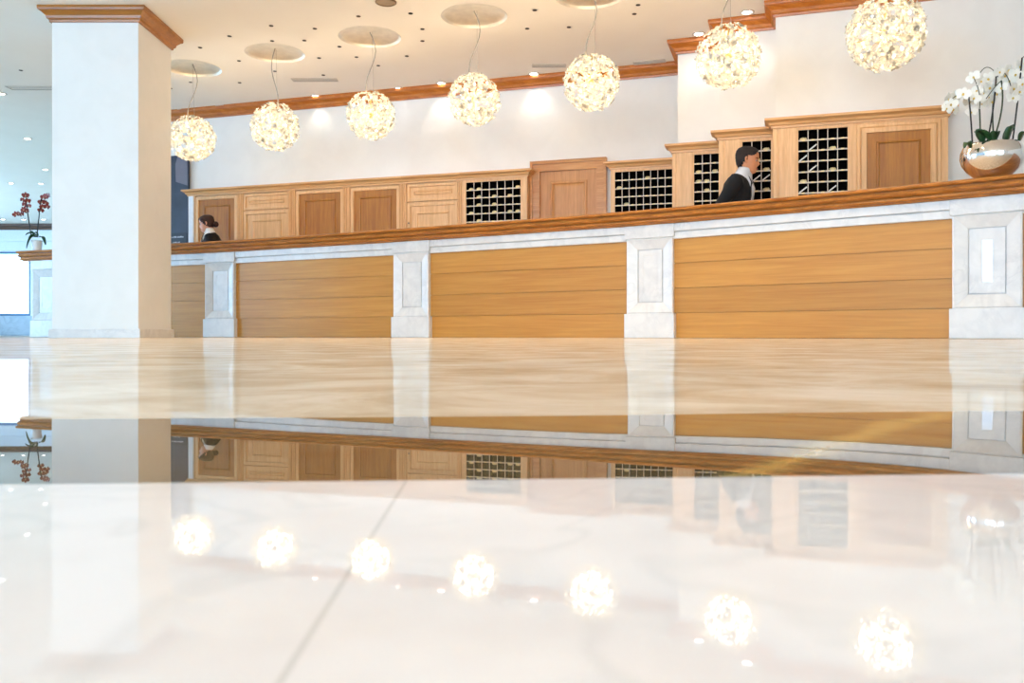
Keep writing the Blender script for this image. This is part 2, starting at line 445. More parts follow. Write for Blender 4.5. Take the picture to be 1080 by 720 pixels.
# far wall with window, walls left/right/behind (windows left and behind are unseen, added for brightness)
def wall_with_openings(name, x0, x1, y, th, holes, mat, along='x', extra=None):
    """holes: (a0,a1,z0,z1)"""
    mb = MB()
    def bx(a0, a1, z0, z1):
        if along == 'x': mb.box(a0, a1, y, y+th, z0, z1)
        else: mb.box(y, y+th, a0, a1, z0, z1)
    cur = x0
    for a0, a1, z0, z1 in sorted(holes):
        bx(cur, a0, 0, CEIL); bx(a0, a1, 0, z0) if z0 > 0 else None; bx(a0, a1, z1, CEIL); cur = a1
    bx(cur, x1, 0, CEIL)
    return tag(mb.build(name, mat), kind='structure')
def window(n, a0, a1, z0, z1, y, th, along='x', mull=2):
    mb = MB(); w = .06
    def bx(p0, p1, q0, q1, t0=.02, t1=.08):
        if along == 'x': mb.box(p0, p1, y+t0, y+t1, q0, q1)
        else: mb.box(y+t0, y+t1, p0, p1, q0, q1)
    bx(a0, a0+w, z0, z1); bx(a1-w, a1, z0, z1); bx(a0+w, a1-w, z0, z0+w); bx(a0+w, a1-w, z1-w, z1)
    for k in range(1, mull):
        a = a0+(a1-a0)*k/mull; bx(a-w/2, a+w/2, z0+w, z1-w)
    o = tag(mb.build('window_%d' % n, M['frame_blue']), kind='structure')
    g = MB()
    if along == 'x': g.box(a0+w, a1-w, y+.045, y+.051, z0+w, z1-w)
    else: g.box(y+.045, y+.051, a0+w, a1-w, z0+w, z1-w)
    g.build('pane', M['glass'], o)
    return o
FWIN = (-16.6, -13.32, .56, 2.33)
wall_with_openings('wall_far', XL, 2, YF, .3, [FWIN], M['white_wall'])
window(1, *FWIN, YF, .3, mull=1)
mb = MB(); mb.box(-16.7, -12.2, YF-.04, YF-.003, .02, .56); tag(mb.build('trim_2', M['sill_marble']), kind='structure')
mb = MB(); mb.sweep([(XL+.02,YF-.002),(2,YF-.002)], [(.002,2.93),(.02,2.93),(.05,2.99),(.1,3.03),(.1,3.098),(.002,3.098)])
tag(mb.build('trim_3', M['dark_oak']), kind='structure')
mb = MB(); mb.box(XL+.02, -10, YF-.10, YF-.003, 2.62, 2.70); mb.box(XL+.02, -10, YF-.06, YF-.003, 2.36, 2.44)
tag(mb.build('trim_4', M['white_wall']), kind='structure')
WB = [(-12.5,-7.5,.3,2.9), (-5.5,-1.0,.3,2.9), (1.5,5.5,.3,2.9)]  # unseen windows behind the camera, added to brighten the hall
wall_with_openings('wall_front', XL, XR, YB-.3, .3, WB, M['white_wall'])
for i, h in enumerate(WB): window(2+i, *h, YB-.25, .3, mull=3)
WL = [(5.6,10.6,.3,2.9), (13,20,.3,2.9)]  # left windows out of view, likewise added for brightness
wall_with_openings('wall_left', YB, YF, XL-.3, .3, WL, M['white_wall'], along='y')
for i, h in enumerate(WL): window(5+i, *h, XL-.2, .3, along='y', mull=3)
mb = MB(); mb.box(XR, XR+.3, YB, YF, 0, CEIL); tag(mb.build('wall_right', M['plaster']), kind='structure')

# ------------------------------------------------------------------ column
CX0, CX1, CY0, CY1 = -4.33, -3.515, 8.03, 8.80
col = empty('column', 'square pale plastered column rising from the marble floor to the ceiling', 'column', ((CX0+CX1)/2,(CY0+CY1)/2,0))
hw, hd = (CX1-CX0)/2, (CY1-CY0)/2
mb = MB(); mb.box(-hw, hw, -hd, hd, 0.0, CEIL-.003); mb.build('shaft', M['plaster_col'], col, bevel=.004)
mb = MB()
sq = [(-hw,-hd),(hw,-hd),(hw,hd),(-hw,hd)]
def ring_sweep(mb, sq, prof):
    rows = []
    for (sx, sy) in ((-1,-1),(1,-1),(1,1),(-1,1)):
        rows.append([mb.bm.verts.new((sx*(hw+o), sy*(hd+o), z)) for o, z in prof])
    q = len(prof)
    for i in range(4):
        a, b = rows[i], rows[(i+1)%4]
        for j in range(q): mb.bm.faces.new((a[j], b[j], b[(j+1)%q], a[(j+1)%q]))
ring_sweep(mb, sq, [(.001,2.965),(.016,2.965),(.02,2.985),(.034,2.995),(.04,3.02),(.07,3.05),(.088,3.06),(.092,3.075),(.092,CEIL-.002),(.001,CEIL-.002)])
mb.build('crown_moulding', M['pillar_crown'], col)
mb = MB(); ring_sweep(mb, sq, [(.001,0.001),(.022,0.001),(.022,.078),(.014,.084),(.001,.084)])
mb.build('plinth', M['marble'], col)

# ------------------------------------------------------------------ reception counter
pp = [Vector(p) for p in ((-6.10,11.10),(-3.46,10.05),(-1.06,8.84),(1.207,7.545),(3.333,6.0),(5.28,4.25))]
ctr = empty('reception_counter', 'long curved reception counter with oak top, oak plank panels and white marble pillars', 'reception counter', (pp[2].x, pp[2].y, 0))
off = Vector((pp[2].x, pp[2].y))
PW = .475
def catmull(pts, n=10):
    P = [pts[0]*2-pts[1]]+pts+[pts[-1]*2-pts[-2]]; out = []
    for i in range(1, len(P)-2):
        for k in range(n):
            t = k/n
            out.append(.5*((2*P[i])+(P[i+1]-P[i-1])*t+(2*P[i-1]-5*P[i]+4*P[i+1]-P[i+2])*t*t+(3*P[i]-P[i-1]-3*P[i+1]+P[i+2])*t**3))
    out.append(P[-2]); return out
t0_, t1_ = (pp[1]-pp[0]).normalized(), (pp[-1]-pp[-2]).normalized()
path = [p-off for p in [pp[0]-t0_*.37]+catmull(pp, 8)+[pp[-1]+t1_*.3]]
mb = MB()
mb.sweep(path, [(-.34,1.0),(-.34,1.122),(.088,1.122),(.098,1.117),(.102,1.108),(.098,1.098),(.088,1.093),(.060,1.090),(.058,1.081),(.078,1.078),(.084,1.070),(.080,1.058),(.062,1.047),(.036,1.042),(.034,1.034),(.050,1.031),(.052,1.022),(.040,1.012),(.012,1.008),(.010,1.0)])
mb.build('countertop', M['counter'], ctr)
mb = MB()
mb.sweep(path[1:-1], [(-.30,.005),(-.30,.999),(-.14,.999),(-.14,.005)])
mb.build('counter_body', M['cab_h'], ctr)
tang = []
for i in range(6):
    if i == 0: t = (pp[1]-pp[0]).normalized()
    elif i == 5: t = (pp[5]-pp[4]).normalized()
    else: t = ((pp[i]-pp[i-1]).normalized()+(pp[i+1]-pp[i]).normalized()).normalized()
    tang.append(t)
for i in range(6):
    t = tang[i]; rz = math.atan2(t.y, t.x)
    pe = bpy.data.objects.new('pillar', None); COL.objects.link(pe); pe.parent = ctr
    pe.location = (pp[i].x-off.x, pp[i].y-off.y, 0); pe.rotation_euler = (0,0,rz); pe.empty_display_size = .05
    w = PW/2
    mb = MB()
    mb.box(-w+.018, w-.018, .018, .16, .215, .885)
    mb.bm.faces.ensure_lookup_table()
    # the front: mitred slope in, groove, sunk field
    mb2 = MB()
    mb2.rings(-w+.018, w-.018, .215, .885, [(0,.018),(.012,.012),(.098,.040),(.098,.054),(.107,.054),(.107,.040),(.150,.040)], yback=.15, close=False)
    mb.bm.free()
    mb2.build('shaft', M['marble'], pe)
    q_ = 0
    if i == 4:
        q_ = .034
        mb4 = MB(); mb4.rings(-w+.168, w-.168, .365, .735, [(0,.040),(.034,.040)], close=False); mb4.build('inset_border', M['marble'], pe)
    mb3 = MB(); mb3.rings(-w+.018+.150+q_, w-.018-.150-q_, .215+.150+q_, .885-.150-q_, [(0,.040),(.003,.042)], yback=.07)
    mb3.build('inset_panel', M['marble_polished'] if i == 4 else M['marble'], pe)
    mb = MB(); mb.box(-w, w, 0, .15, .001, .215); mb.build('plinth', M['marble'], pe, bevel=.004)
    mb = MB(); mb.box(-w+.002, w-.002, 0.004, .15, .885, .999); mb.build('cap', M['marble'], pe, bevel=.004)
for i in range(5):
    a, b = pp[i], pp[i+1]; t = (b-a).normalized(); L = (b-a).length; rz = math.atan2(t.y, t.x)
    def seg_part(name, mb, mat, bevel=0):
        o = mb.build(name, mat, ctr, bevel=bevel); o.location = (a.x-off.x, a.y-off.y, 0); o.rotation_euler = (0,0,rz); return o
    mb = MB(); g = .0035; hgt = .2175
    x0, x1 = PW/2-.06, L-PW/2+.06
    for k in range(4):
        mb.box(x0, x1, .066, .1, k*hgt+(g if k else .002), (k+1)*hgt-g)
    mb.box(x0, x1, .078, .135, .002, .87)
    seg_part('plank_panel', mb, M['panel'])
    mb = MB()
    mb.rings(x0, x1, .93, .999, [(0,.030),(.004,.026)], yback=.13)
    mb.box(x0, x1, .052, .13, .924, .93)
    mb.rings(x0, x1, .866, .924, [(0,.044),(.004,.040)], yback=.13)
    seg_part('marble_frieze', mb, M['marble'])

# ------------------------------------------------------------------ cabinets behind the counter
CORN = [(0.0,-.085),(.012,-.085),(.014,-.066),(.028,-.060),(.036,-.040),(.058,-.026),(.07,-.022),(.07,0),(0,0)]
PITCH = .0955
def cornice(parent, w, z, left=True, right=True, depth=.25, name='cornice', mat='cab_h'):
    mb = MB()
    path = [(0,0),(w,0)]
    if left: path = [(0,depth)]+path
    if right: path = path+[(w,depth)]
    # keep the moulding outside of the box: sweep right side is towards the room
    mb.sweep(path, [(o+.001, z+dz) for o, dz in CORN])
    mb.box(.0, w, .0, depth, z-.02, z-.001)
    return mb.build(name, M[mat], parent)
def raised_door(parent, x0, x1, z0, z1, name='door', y=0.0, wide=.075, raised=True, inner='cab_in'):
    mb = MB()
    if raised:
        mb.rings(x0, x1, z0, z1, [(0,y),(.004,y-.004),(wide*.55,y-.004),(wide*.62,y+.012)], yback=y+.02, close=False)
        o = mb.build(name, M['cab_v'], parent)
        m2 = MB(); i = wide*.62
        x0b, x1b, z0b, z1b = x0+i, x1-i, z0+i, z1-i
        s = min(.075, (x1b-x0b)*.2, (z1b-z0b)*.28)
        m2.rings(x0b, x1b, z0b, z1b, [(0,y+.012),(s,y+.012),(s+.006,y+.003),(s+.016,y+.001),(s+.020,y+.012),(s+.03,y+.014)])
        m2.build('door_panel', M[inner], o)
    return o
def cab_unit(root, w, depth, top, cells, door=None, drawer=None, pil=True, left_c=False, right_c=False, wide_l=None):
    pass
def carcass(root, w, depth, top, open_cells=None):
    mb = MB()
    if open_cells is None:
        mb.box(0, w, .022, depth, .06, top-.003)
    else:
        x0, x1, z0, z1 = open_cells
        mb.box(0, x0, 0, depth, .06, top-.003); mb.box(x1, w, 0, depth, .06, top-.003)
        mb.box(x0, x1, 0, depth, z1, top-.003); mb.box(x0, x1, 0, depth, .06, z0)
        mb.box(x0, x1, depth-.02, depth, z0, z1)
    return mb.build('carcass', M['cab_v'], root)
def pilaster(root, x0, x1, z0, z1, y=0, name='pilaster', plainp=False):
    mb = MB(); w = x1-x0
    if plainp: mb.rings(x0, x1, z0, z1, [(0,y),(.005,y-.006)], yback=y+.02)
    else:
        mb.box(x0, x1, y-.002, y+.03, z0, z1)
        n = 2
        for k in range(n):
            a = x0+w*(.08+.5*k); b = a+w*.36
            mb.rings(a, b, z0, z1, [(0,y-.002),(w*.08,y-.014)])
    return mb.build(name, M['cab_v'], root)
tags_made = []
def key_grid(root, x0, x1, z1, cols, rows, y=0.004, depth=.2, pitch=PITCH):
    z0 = z1-rows*pitch
    mb = MB()
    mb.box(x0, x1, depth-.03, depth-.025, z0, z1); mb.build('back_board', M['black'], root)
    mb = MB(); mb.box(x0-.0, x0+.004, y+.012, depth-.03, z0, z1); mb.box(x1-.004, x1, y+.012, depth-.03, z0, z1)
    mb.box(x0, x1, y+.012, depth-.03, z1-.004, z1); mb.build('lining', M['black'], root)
    cw = (x1-x0)/cols
    for r in range(rows):
        z = z0+r*pitch
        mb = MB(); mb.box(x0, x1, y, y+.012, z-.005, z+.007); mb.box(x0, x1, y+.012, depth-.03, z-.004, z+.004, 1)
        s = mb.build('shelf', [M['divider'], M['black']], root)
        if r > 0 or True:
            for c in range(cols):
                mb = MB(); mb.box(x0+(c+.34)*cw, x0+(c+.66)*cw, y-.003, y, z-.006, z+.008)
                mb.build('number_plate', M['cream'], s)
    for c in range(1, cols):
        mb = MB(); x = x0+c*cw
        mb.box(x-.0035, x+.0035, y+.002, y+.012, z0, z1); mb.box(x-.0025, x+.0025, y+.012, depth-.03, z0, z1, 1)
        mb.build('divider', [M['divider'], M['black']], root)
    return z0, cw, pitch
fob_src = {}
def place_tag(root, x, y, z, kind, label, group):
    """things lying inside the pigeonholes are top-level objects"""
    key = kind
    if key not in fob_src:
        mb = MB()
        if kind == 'key_fob':
            mb.lathe([(.010,0),(.022,.003),(.026,.012),(.024,.022),(.014,.028),(.004,.030)], 14, 1.15, .8)
            mb.tube([(.012,0,.022),(.022,-.012,.026),(.028,-.02,.012),(.029,-.022,.004)], .003, 6)
        else:
            mb.box(-.042, .042, -.001, .001, -.006, .006)
            mb.xform(Matrix.Rotation(math.radians(-38), 4, 'Y'))
            mb.xform(Matrix.Translation((0,0,.032)))
        o = mb.build(kind, M['cream'] if kind == 'key_fob' else M['paper'], smooth=(kind == 'key_fob')); fob_src[key] = o
    else:
        o = fob_src[key].copy(); COL.objects.link(o)
    p = Vector((x, y)); c, s = math.cos(root.rotation_euler.z), math.sin(root.rotation_euler.z)
    o.location = (root.location.x+c*x-s*y, root.location.y+s*x+c*y, z)
    o.rotation_euler = (0,0,root.rotation_euler.z)
    tag(o, label, 'key fob' if kind == 'key_fob' else 'card', group)
    return o

FL = A_end - NB*.155                           # a point on the left run's front plane
orig = FL + U*hit(FL, 199)
TOP = 1.975
left_units = [
    (199,253.5,'door','panelled oak wall cabinet at the far left end, behind the receptionist'),
    (253.5,308.5,'drawer','oak cabinet with a drawer over a door, second from the far left'),
    (308.5,366,'door','single door oak cabinet between the far left drawer cabinet and its twin door cabinet'),
    (366,425.5,'door','single door oak cabinet left of the drawer cabinet that adjoins the key rack'),
    (425.5,487,'drawer','oak cabinet with a drawer over a door, directly left of a key rack'),
]
def unit_root(name, label, cat, o2):
    return empty(name, label, cat, (o2.x, o2.y, 0), TH)
def local(o2, px): return hit(o2, px)
for i, (p0, p1, kind, label) in enumerate(left_units):
    o2 = FL + U*hit(FL, p0); w = hit(o2, p1)-.001
    r = unit_root('wall_cabinet', label, 'cabinet', o2)
    carcass(r, w, .15, TOP)
    cornice(r, w, TOP, left=(i == 0), right=False, depth=.15)
    fz = TOP-.085
    pl = .055 if i == 0 else .045
    if i == 0:
        pw = hit(o2, 204.5); mb = MB(); mb.rings(-.001, pw, .02, TOP-.03, [(0,-.004),(.006,-.012)], yback=.02); mb.build('painted_end_post', M['white_wall'], r)
        pilaster(r, pw+.002, pw+.022, .06, fz, plainp=True)
        pl = pw+.024
    else: pilaster(r, 0.0, pl, .06, fz)
    pilaster(r, w-.045, w, .06, fz)
    if kind == 'door':
        raised_door(r, pl+.004, w-.049, .10, fz-.012)
    else:
        raised_door(r, pl+.004, w-.049, fz-.225, fz-.012, name='drawer', wide=.06, inner='cab_v')
        d = raised_door(r, pl+.004, w-.049, .10, fz-.24, inner='cab_v')
        if i == 4:
            mb = MB(); mb.ellipsoid((pl+.035, -.022, 1.30+.1), (.009,.009,.009)); mb.tube([(pl+.035,-.022,1.40),(pl+.035,0,1.40)], .004)
            mb.build('knob', M['dark_metal'], d, smooth=True)

def rack(name_px0, px1, front_pt, top, grid_px, cols, rows, label, depth, panel_px=None, left=True, right=False, fobs=(), cards=(), where='', door_px=None, origin_px=None):
    o2 = front_pt + U*hit(front_pt, name_px0)
    w = hit(o2, px1) if not isinstance(px1, Vector) else (px1-o2).dot(U)-.003
    r = unit_root('key_rack', label, 'key rack', o2)
    gx0, gx1 = hit(o2, grid_px[0]), hit(o2, grid_px[1])
    z1 = top-.115
    z0 = z1-rows*PITCH
    carcass(r, w, depth, top, open_cells=(gx0, gx1, z0, z1))
    cornice(r, w, top, left=left, right=right, depth=depth)
    if panel_px:
        a, b = hit(o2, panel_px[0]), hit(o2, panel_px[1])
        pilaster(r, .0, a-.006, .06, top-.086, name='stile', plainp=True)
        pilaster(r, a, b-.004, .06, top-.086, name='side_panel', plainp=True)
    z0, cw, pt = key_grid(r, gx0, gx1, z1, cols, rows, depth=min(depth-.005, .24))
    for c, rr in fobs:
        place_tag(r, gx0+(c+.5)*cw, .05, z1-(rr+1)*pt+.0075, 'key_fob', 'cream key fob lying in a pigeonhole of the '+where, 'key fobs in the '+where)
    for c, rr in cards:
        place_tag(r, gx0+(c+.5)*cw, .04, z1-(rr+1)*pt+.006, 'room_card', 'thin pale card leaning across a pigeonhole of the '+where, 'cards in the '+where)
    if door_px:
        a, b, b2 = [hit(o2, q) for q in door_px]
        mb = MB(); mb.rings(a, b2, .10, top-.10, [(0,-.002),(.008,-.012),(.03,-.012),(.04,-.004)], yback=.0, close=False); mb.build('door_frame', M['cab_v'], r)
        raised_door(r, a+.042, b2-.042, .14, top-.142, y=-.018)
        mb = MB(); mb.ellipsoid((a+.16, -.03, 1.30), (.011,.011,.011)); mb.tube([(a+.16,-.03,1.30),(a+.16,0,1.30)], .004)
        pass
    return r
P2 = at_d(709, 8.80).xy; P3 = at_d(758, 8.22).xy; P4 = at_d(815, 7.80).xy
rack(487, 556, FL, TOP, (491.5,549), 7, 6, 'seven column key rack ending the long cabinet row, left of the oak door', .15, right=True, left=False,
     fobs=[(0,0),(3,0) if False else (4,0) if False else (6,0),(1,1),(3,1),(5,1),(1,2),(3,2),(0,3),(3,3),(5,3),(6,3),(1,0),(1,4)], where='key rack left of the oak door')
rack(644, P2.xy, FL, 1.995, (648.5,709), 8, 6, 'eight column key rack directly right of the oak door', .15, left=True, right=False,
     fobs=[(4,0),(0,1),(1,3),(5,4)], where='key rack right of the oak door')
rack(709, P3, P2, 1.985, (732,758), 3, 7, 'narrow oak key rack left of the man in the dark suit', .13, panel_px=(713.5,731), left=True,
     fobs=[(2,1),(0,2),(1,2),(1,3),(0,1)], where='narrow key rack left of the man')
rack(758, P4, P3, 1.985, (783,813), 3, 7, 'narrow oak key rack behind and right of the man in the dark suit', .13, panel_px=(764,782), left=True,
     fobs=[(2,0),(2,2),(0,3),(2,4),(1,1)], cards=[(1,3),(2,3)], where='narrow key rack behind the man')
rack(815, 1000, P4, 1.995, (842,894), 5, 7, 'large oak key rack with a panelled door beside the white orchid bowl', .14, panel_px=(821,841), left=True, right=True,
     fobs=[(3,1),(3,3),(0,4),(4,6),(0,0)], cards=[(1,1),(0,2),(1,3),(0,5),(3,5)], where='large key rack near the orchids', door_px=(903,950,993))

# oak door in the wall between the racks
o2 = A_end - NB*.002; o2 = o2 + U*hit(o2, 560.5); w = hit(o2, 640.5)
dr = empty('door_1', None, None, (o2.x, o2.y, 0), TH, kind='structure')
mb = MB()
zt = 2.075; fw = .115
def frame_prof(mb, x0, x1, zt):
    # three-sided architrave
    for (a, b) in ((x0, x0+fw), (x1-fw, x1)):
        mb.box(a, b, -.05, -.002, 0, zt-.001)
        mb.box(a+(.0 if a == x0 else fw-.03), a+(.03 if a == x0 else fw), -.068, -.05, 0, zt-.001)
    mb.box(x0+fw, x1-fw, -.05, -.002, zt-fw, zt-.001); mb.box(x0+.03, x1-.03, -.068, -.05, zt-.03, zt-.001)
    mb.box(x0, x1, -.075, -.002, zt, zt+.006)
frame_prof(mb, 0, w, zt); mb.build('door_frame', M['oak_h'], dr)
mb = MB(); mb.rings(fw, w-fw, .01, zt-fw, [(0,-.012),(.12,-.012),(.13,-.020),(.145,-.020),(.155,-.006),(.18,-.010)], yback=-.003); lf = mb.build('door_leaf', M['door_oak'], dr)
mb = MB(); mb.tube([(fw+.07,-.012,1.02),(fw+.07,-.06,1.02),(fw+.16,-.062,1.02)], .009); mb.build('door_handle', M['brass'], dr, smooth=True)

# dark poster at the left end of the cabinets
o2 = A_end - NB*.06; o2 = o2 + U*hit(o2, 163); w = hit(o2, 198.5)
pr = empty('poster', 'tall dark navy poster standing left of the cabinets, half behind the column', 'poster', (o2.x, o2.y, 0), TH)
mb = MB(); mb.box(0, w, 0, .035, .02, 2.48); mb.build('board', M['navy'], pr)
mb = MB(); mb.poly([(w-.20,-.002,2.12),(w-.012,-.002,2.06),(w-.012,-.002,2.47),(w-.17,-.002,2.47),(w-.21,-.002,2.36)]); mb.build('grey_print', M['grey_violet'], pr, recalc=False)
mb = MB(); mb.box(.02, w-.012, -.006, -.001, 1.02, 1.42); cp = mb.build('caption_block', M['poster_black'], pr)
mb = MB()
random.seed(3)
for z, h, x0, x1 in ((1.355,.022,w-.30,w-.07),(1.285,.016,w-.24,w-.12),(1.25,.014,w-.26,w-.12),(1.215,.014,w-.24,w-.16)):
    x = x0
    while x < x1:
        l = random.uniform(.008,.014)
        mb.box(x, x+l, -.0075, -.006, z, z+h*random.uniform(.6,1)); x += l+random.choice((.004,.004,.012))
mb.build('lettering', M['shirt'], cp)

# ------------------------------------------------------------------ pendants
def flower_mesh(R):
    mb = MB()
    np_ = 5
    for k in range(np_):
        a = 2*PI*k/np_
        ca, sa = math.cos(a), math.sin(a)
        def P(r, t, z): return (r*ca - t*sa, r*sa + t*ca, z)
        w = R*.42
        mb.bm.faces.new([mb.bm.verts.new(p) for p in (P(R*.06,0,0),P(R*.55,-w,R*.10),P(R*.95,-w*.45,R*.24),P(R*1.02,0,R*.32),P(R*.6,0,R*.05))])
        mb.bm.faces.new([mb.bm.verts.new(p) for p in (P(R*.06,0,0),P(R*.6,0,R*.05),P(R*1.02,0,R*.32),P(R*.95,w*.45,R*.24),P(R*.55,w,R*.10))])
    return mb
fm = {}
random.seed(11)
def fib(n, r, jit=0.0):
    out = []
    for i in range(n):
        z = 1-2*(i+.5)/n; q = math.sqrt(max(0,1-z*z)); a = i*2.399963
        v = Vector((q*math.cos(a), q*math.sin(a), z))
        v = (v+Vector((random.uniform(-jit,jit),random.uniform(-jit,jit),random.uniform(-jit,jit)))).normalized()
        out.append(v*r*random.uniform(.94,1.0))
    return out
def make_pendant(R=.285):
    root = empty('pendant_lamp', 'x', 'pendant lamp')
    mb = MB(); mb.ellipsoid((0,0,0), (.03,.03,.03), 16, 10); mb.tube([(0,0,.04),(0,0,.12),(0,0,R*.92)], .006)
    hub = mb.build('core', M['brass'], root, smooth=True)
    # rods
    mb = MB()
    inner = fib(110, R*.93, .12)
    for v in inner[::2]: mb.tube([v*.12, v], .0012, 4)
    rods = mb.build('rods', M['brass'], root)
    fl = None
    allp = fib(84, R*.93, .10)
    for i, v in enumerate(allp):
        if fl is None:
            fl = flower_mesh(.040).build('crystal_flower', M['crystal'], root); o = fl
        else:
            o = fl.copy(); COL.objects.link(o)
        o.location = v
        n = (v.normalized()+Vector((random.uniform(-.4,.4),)*3)*.6).normalized()
        q = n.to_track_quat('Z', 'Y'); e = (q.to_matrix() @ Matrix.Rotation(random.uniform(0,6.28),3,'Z')).to_euler()
        o.rotation_euler = e; s = random.uniform(.8,1.2); o.scale = (s,s,s)
    # dense remainder of the small blossoms: too many to tell one from another
    mb = MB()
    for v in fib(210, R*.9, .2):
        t = flower_mesh(.026*random.uniform(.75,1.2))
        n = (v.normalized()+Vector((random.uniform(-.6,.6),random.uniform(-.6,.6),random.uniform(-.6,.6)))).normalized()
        m = Matrix.Translation(v*random.uniform(.9,1.08)) @ n.to_track_quat('Z','Y').to_matrix().to_4x4() @ Matrix.Rotation(random.uniform(0,6),4,'Z')
        t.xform(m)
        tmp = bpy.data.meshes.new('t'); t.bm.to_mesh(tmp); t.bm.free(); mb.bm.from_mesh(tmp); bpy.data.meshes.remove(tmp)
    o = mb.build('small_blossoms', M['crystal'], root, recalc=False); o['kind'] = 'stuff'
    # bulbs
    b0 = None
    for v in fib(14, R*.80, .1):
        if b0 is None:
            mb = MB(); mb.ellipsoid((0,0,0), (.011,.011,.015), 8, 6); b0 = mb.build('bulb', M['bulb'], root, smooth=True); o = b0
        else:
            o = b0.copy(); COL.objects.link(o)
        o.location = v
    return root
pend_labels = [
    'crystal globe pendant farthest left, right beside the column', 'crystal globe pendant second from the column, above the second and third cabinets',
    'crystal globe pendant third from the column', 'crystal globe pendant at the middle of the row, fourth from the column',
    'crystal globe pendant above the oak door, fifth from the column', 'crystal globe pendant above the man in the dark suit',
    'largest crystal globe pendant, cut by the top edge, nearest the white orchids']
proto = make_pendant()
L_PEND = 19
for i, (c, b, r) in enumerate(canopies):
    p = proto if i == 0 else copy_tree(proto)
    p.location = b; s = r/.30; p.scale = (s,s,s)
    p.rotation_euler = (0,0,i*1.3)
    tag(p, pend_labels[i], 'pendant lamp', 'row of crystal globe pendants over the counter')
for i, (c, b, r) in enumerate(canopies):
    p = [o for o in bpy.data.objects if o.get('label') == pend_labels[i]][0]
    s = p.scale[0]; inv = Matrix.Rotation(-i*1.3, 4, 'Z')
    def loc(v): return (inv @ Vector((v[0]-b.x, v[1]-b.y, v[2]-b.z)))/s
    # recessed dish in the ceiling
    mb = MB()
    rows = []
    for rr, dz in ((DR+.006,-.003),(DR+.006,-.001),(DR-.001,.0),(DR-.003,.008),(DR*.93,.02),(DR*.8,.033),(DR*.6,.045),(DR*.35,.053),(.05,.056)):
        rows.append([loc((c.x+rr*math.cos(2*PI*k/40), c.y+rr*math.sin(2*PI*k/40), CEIL+dz)) for k in range(40)])
    mb.ring_section(rows, cap=False); mb.poly(rows[-1][::-1])
    mb.build('ceiling_dish', M['leaf_gold'], p, smooth=True)
    sw = .07*(1 if i != 0 else .9); cx = c.x+.0
    pts = []
    z0, z1 = CEIL+.05, b.z+r*.3
    for k in range(13):
        t = k/12
        x = cx+(b.x-cx)*t + sw*math.sin(t*PI*2)*(.9)*(1 if i in (0,1,2,3,4,5,6) else -1)*(1-.3*t)
        if i in (0,1): x = cx+(b.x-cx)*t + sw*math.sin(t*PI*2)*.9*(1 if i == 0 else -.6)
        y = c.y+(b.y-c.y)*t
        pts.append(loc((x, y, z0+(z1-z0)*t)))
    mb = MB(); mb.tube(pts, .0055/s, 6); mb.build('cord', M['cable'], p, smooth=True)
    mb = MB(); mb.tube([loc((b.x+.03,c.y,CEIL+.05)), loc((b.x+.03,b.y,b.z+r*.3))], .0016/s, 5); mb.build('suspension_wire', M['cable'], p)
    ld = bpy.data.lights.new('pendant_glow', 'POINT'); ld.energy = L_PEND; ld.color = (1,.78,.50); ld.shadow_soft_size = .19
    lo = bpy.data.objects.new('pendant_glow', ld); COL.objects.link(lo); lo.parent = p; lo.location = (0,0,-.0)
# the core sphere would swallow the light: keep the lamp just under it
for o in bpy.data.objects:
    if o.type == 'LIGHT' and o.name.startswith('pendant_glow'): o.location = (0,0,0)

L_FILL = 140
# ------------------------------------------------------------------ ceiling fittings
def downlight(px, py, label, r=.045, watt=0, group=None, ang=100):
    c = at_z(px, py, CEIL)
    t = empty('downlight', label, 'ceiling light', (c.x,c.y,CEIL), 0, group)
    mb = MB(); mb.lathe([(r*.9,-.001),(r*1.35,-.001),(r*1.35,-.006),(r*1.0,-.010),(r*.9,-.004)], 20); mb.build('trim_ring', M['vent'], t)
    mb = MB(); mb.lathe([(r*.1,-.006),(r*.85,-.006),(r*.85,-.0045),(r*.1,-.0045)], 16); mb.build('lens', M['spot'], t)
    if watt:
        ld = bpy.data.lights.new('downlight_beam', 'SPOT'); ld.energy = watt; ld.color = (1,.93,.82); ld.spot_size = math.radians(ang); ld.spot_blend = .8; ld.shadow_soft_size = .03
        lo = bpy.data.objects.new('downlight_beam', ld); COL.objects.link(lo); lo.parent = t; lo.location = (0,0,-.03)
near = [(192,116,'downlight by the crown moulding, just above the leftmost pendant'),(333,101,'downlight by the crown moulding between second and third pendants'),
        (421,93,'downlight by the crown moulding just right of the third pendant'),(465.5,87.5,'downlight by the crown moulding just left of the fourth pendant'),
        (563,77.5,'downlight by the crown moulding left of the fifth pendant'),(737,35.5,'downlight touching the left edge of the sixth pendant'),(788,12.5,'downlight above the right shoulder of the sixth pendant')]
for px, py, lb in near: downlight(px, py, lb, .05, 8)
leftc = [(1,98.5,'downlight at the left edge below the linear ceiling vent'),(29,146,'downlight left of the column, halfway down the bluish ceiling'),(48,178.5,'downlight close to the column above the russet orchid'),
         (11.5,193,'far downlight to the left above the russet orchid'),(43,193.5,'far downlight above the right flower spike of the russet orchid')]
for px, py, lb in leftc: downlight(px, py, lb, .05, 0)
for px in (3,25,46): downlight(px, 231.3, 'tiny remote downlight in a row just above the dark wood cornice', .06, 0, 'remote downlights above the far cornice')
holes = [(242,38),(211,50),(252,64),(201,86.5),(252.7,87),(180,93),(378,17),(433,14),(286,27),(332,30),(287,43),(321,42.5),(358,49),(445.5,30.5),(445.5,43),(376,60),(336.5,61),(429,59),(399,69),(290,75),(341,79),(564,10.5),(600,28.5),(556,30),(669,15) if False else (673,5),(714.5,4.6) if False else (669,14.5),(22,74)]
k_ = 0
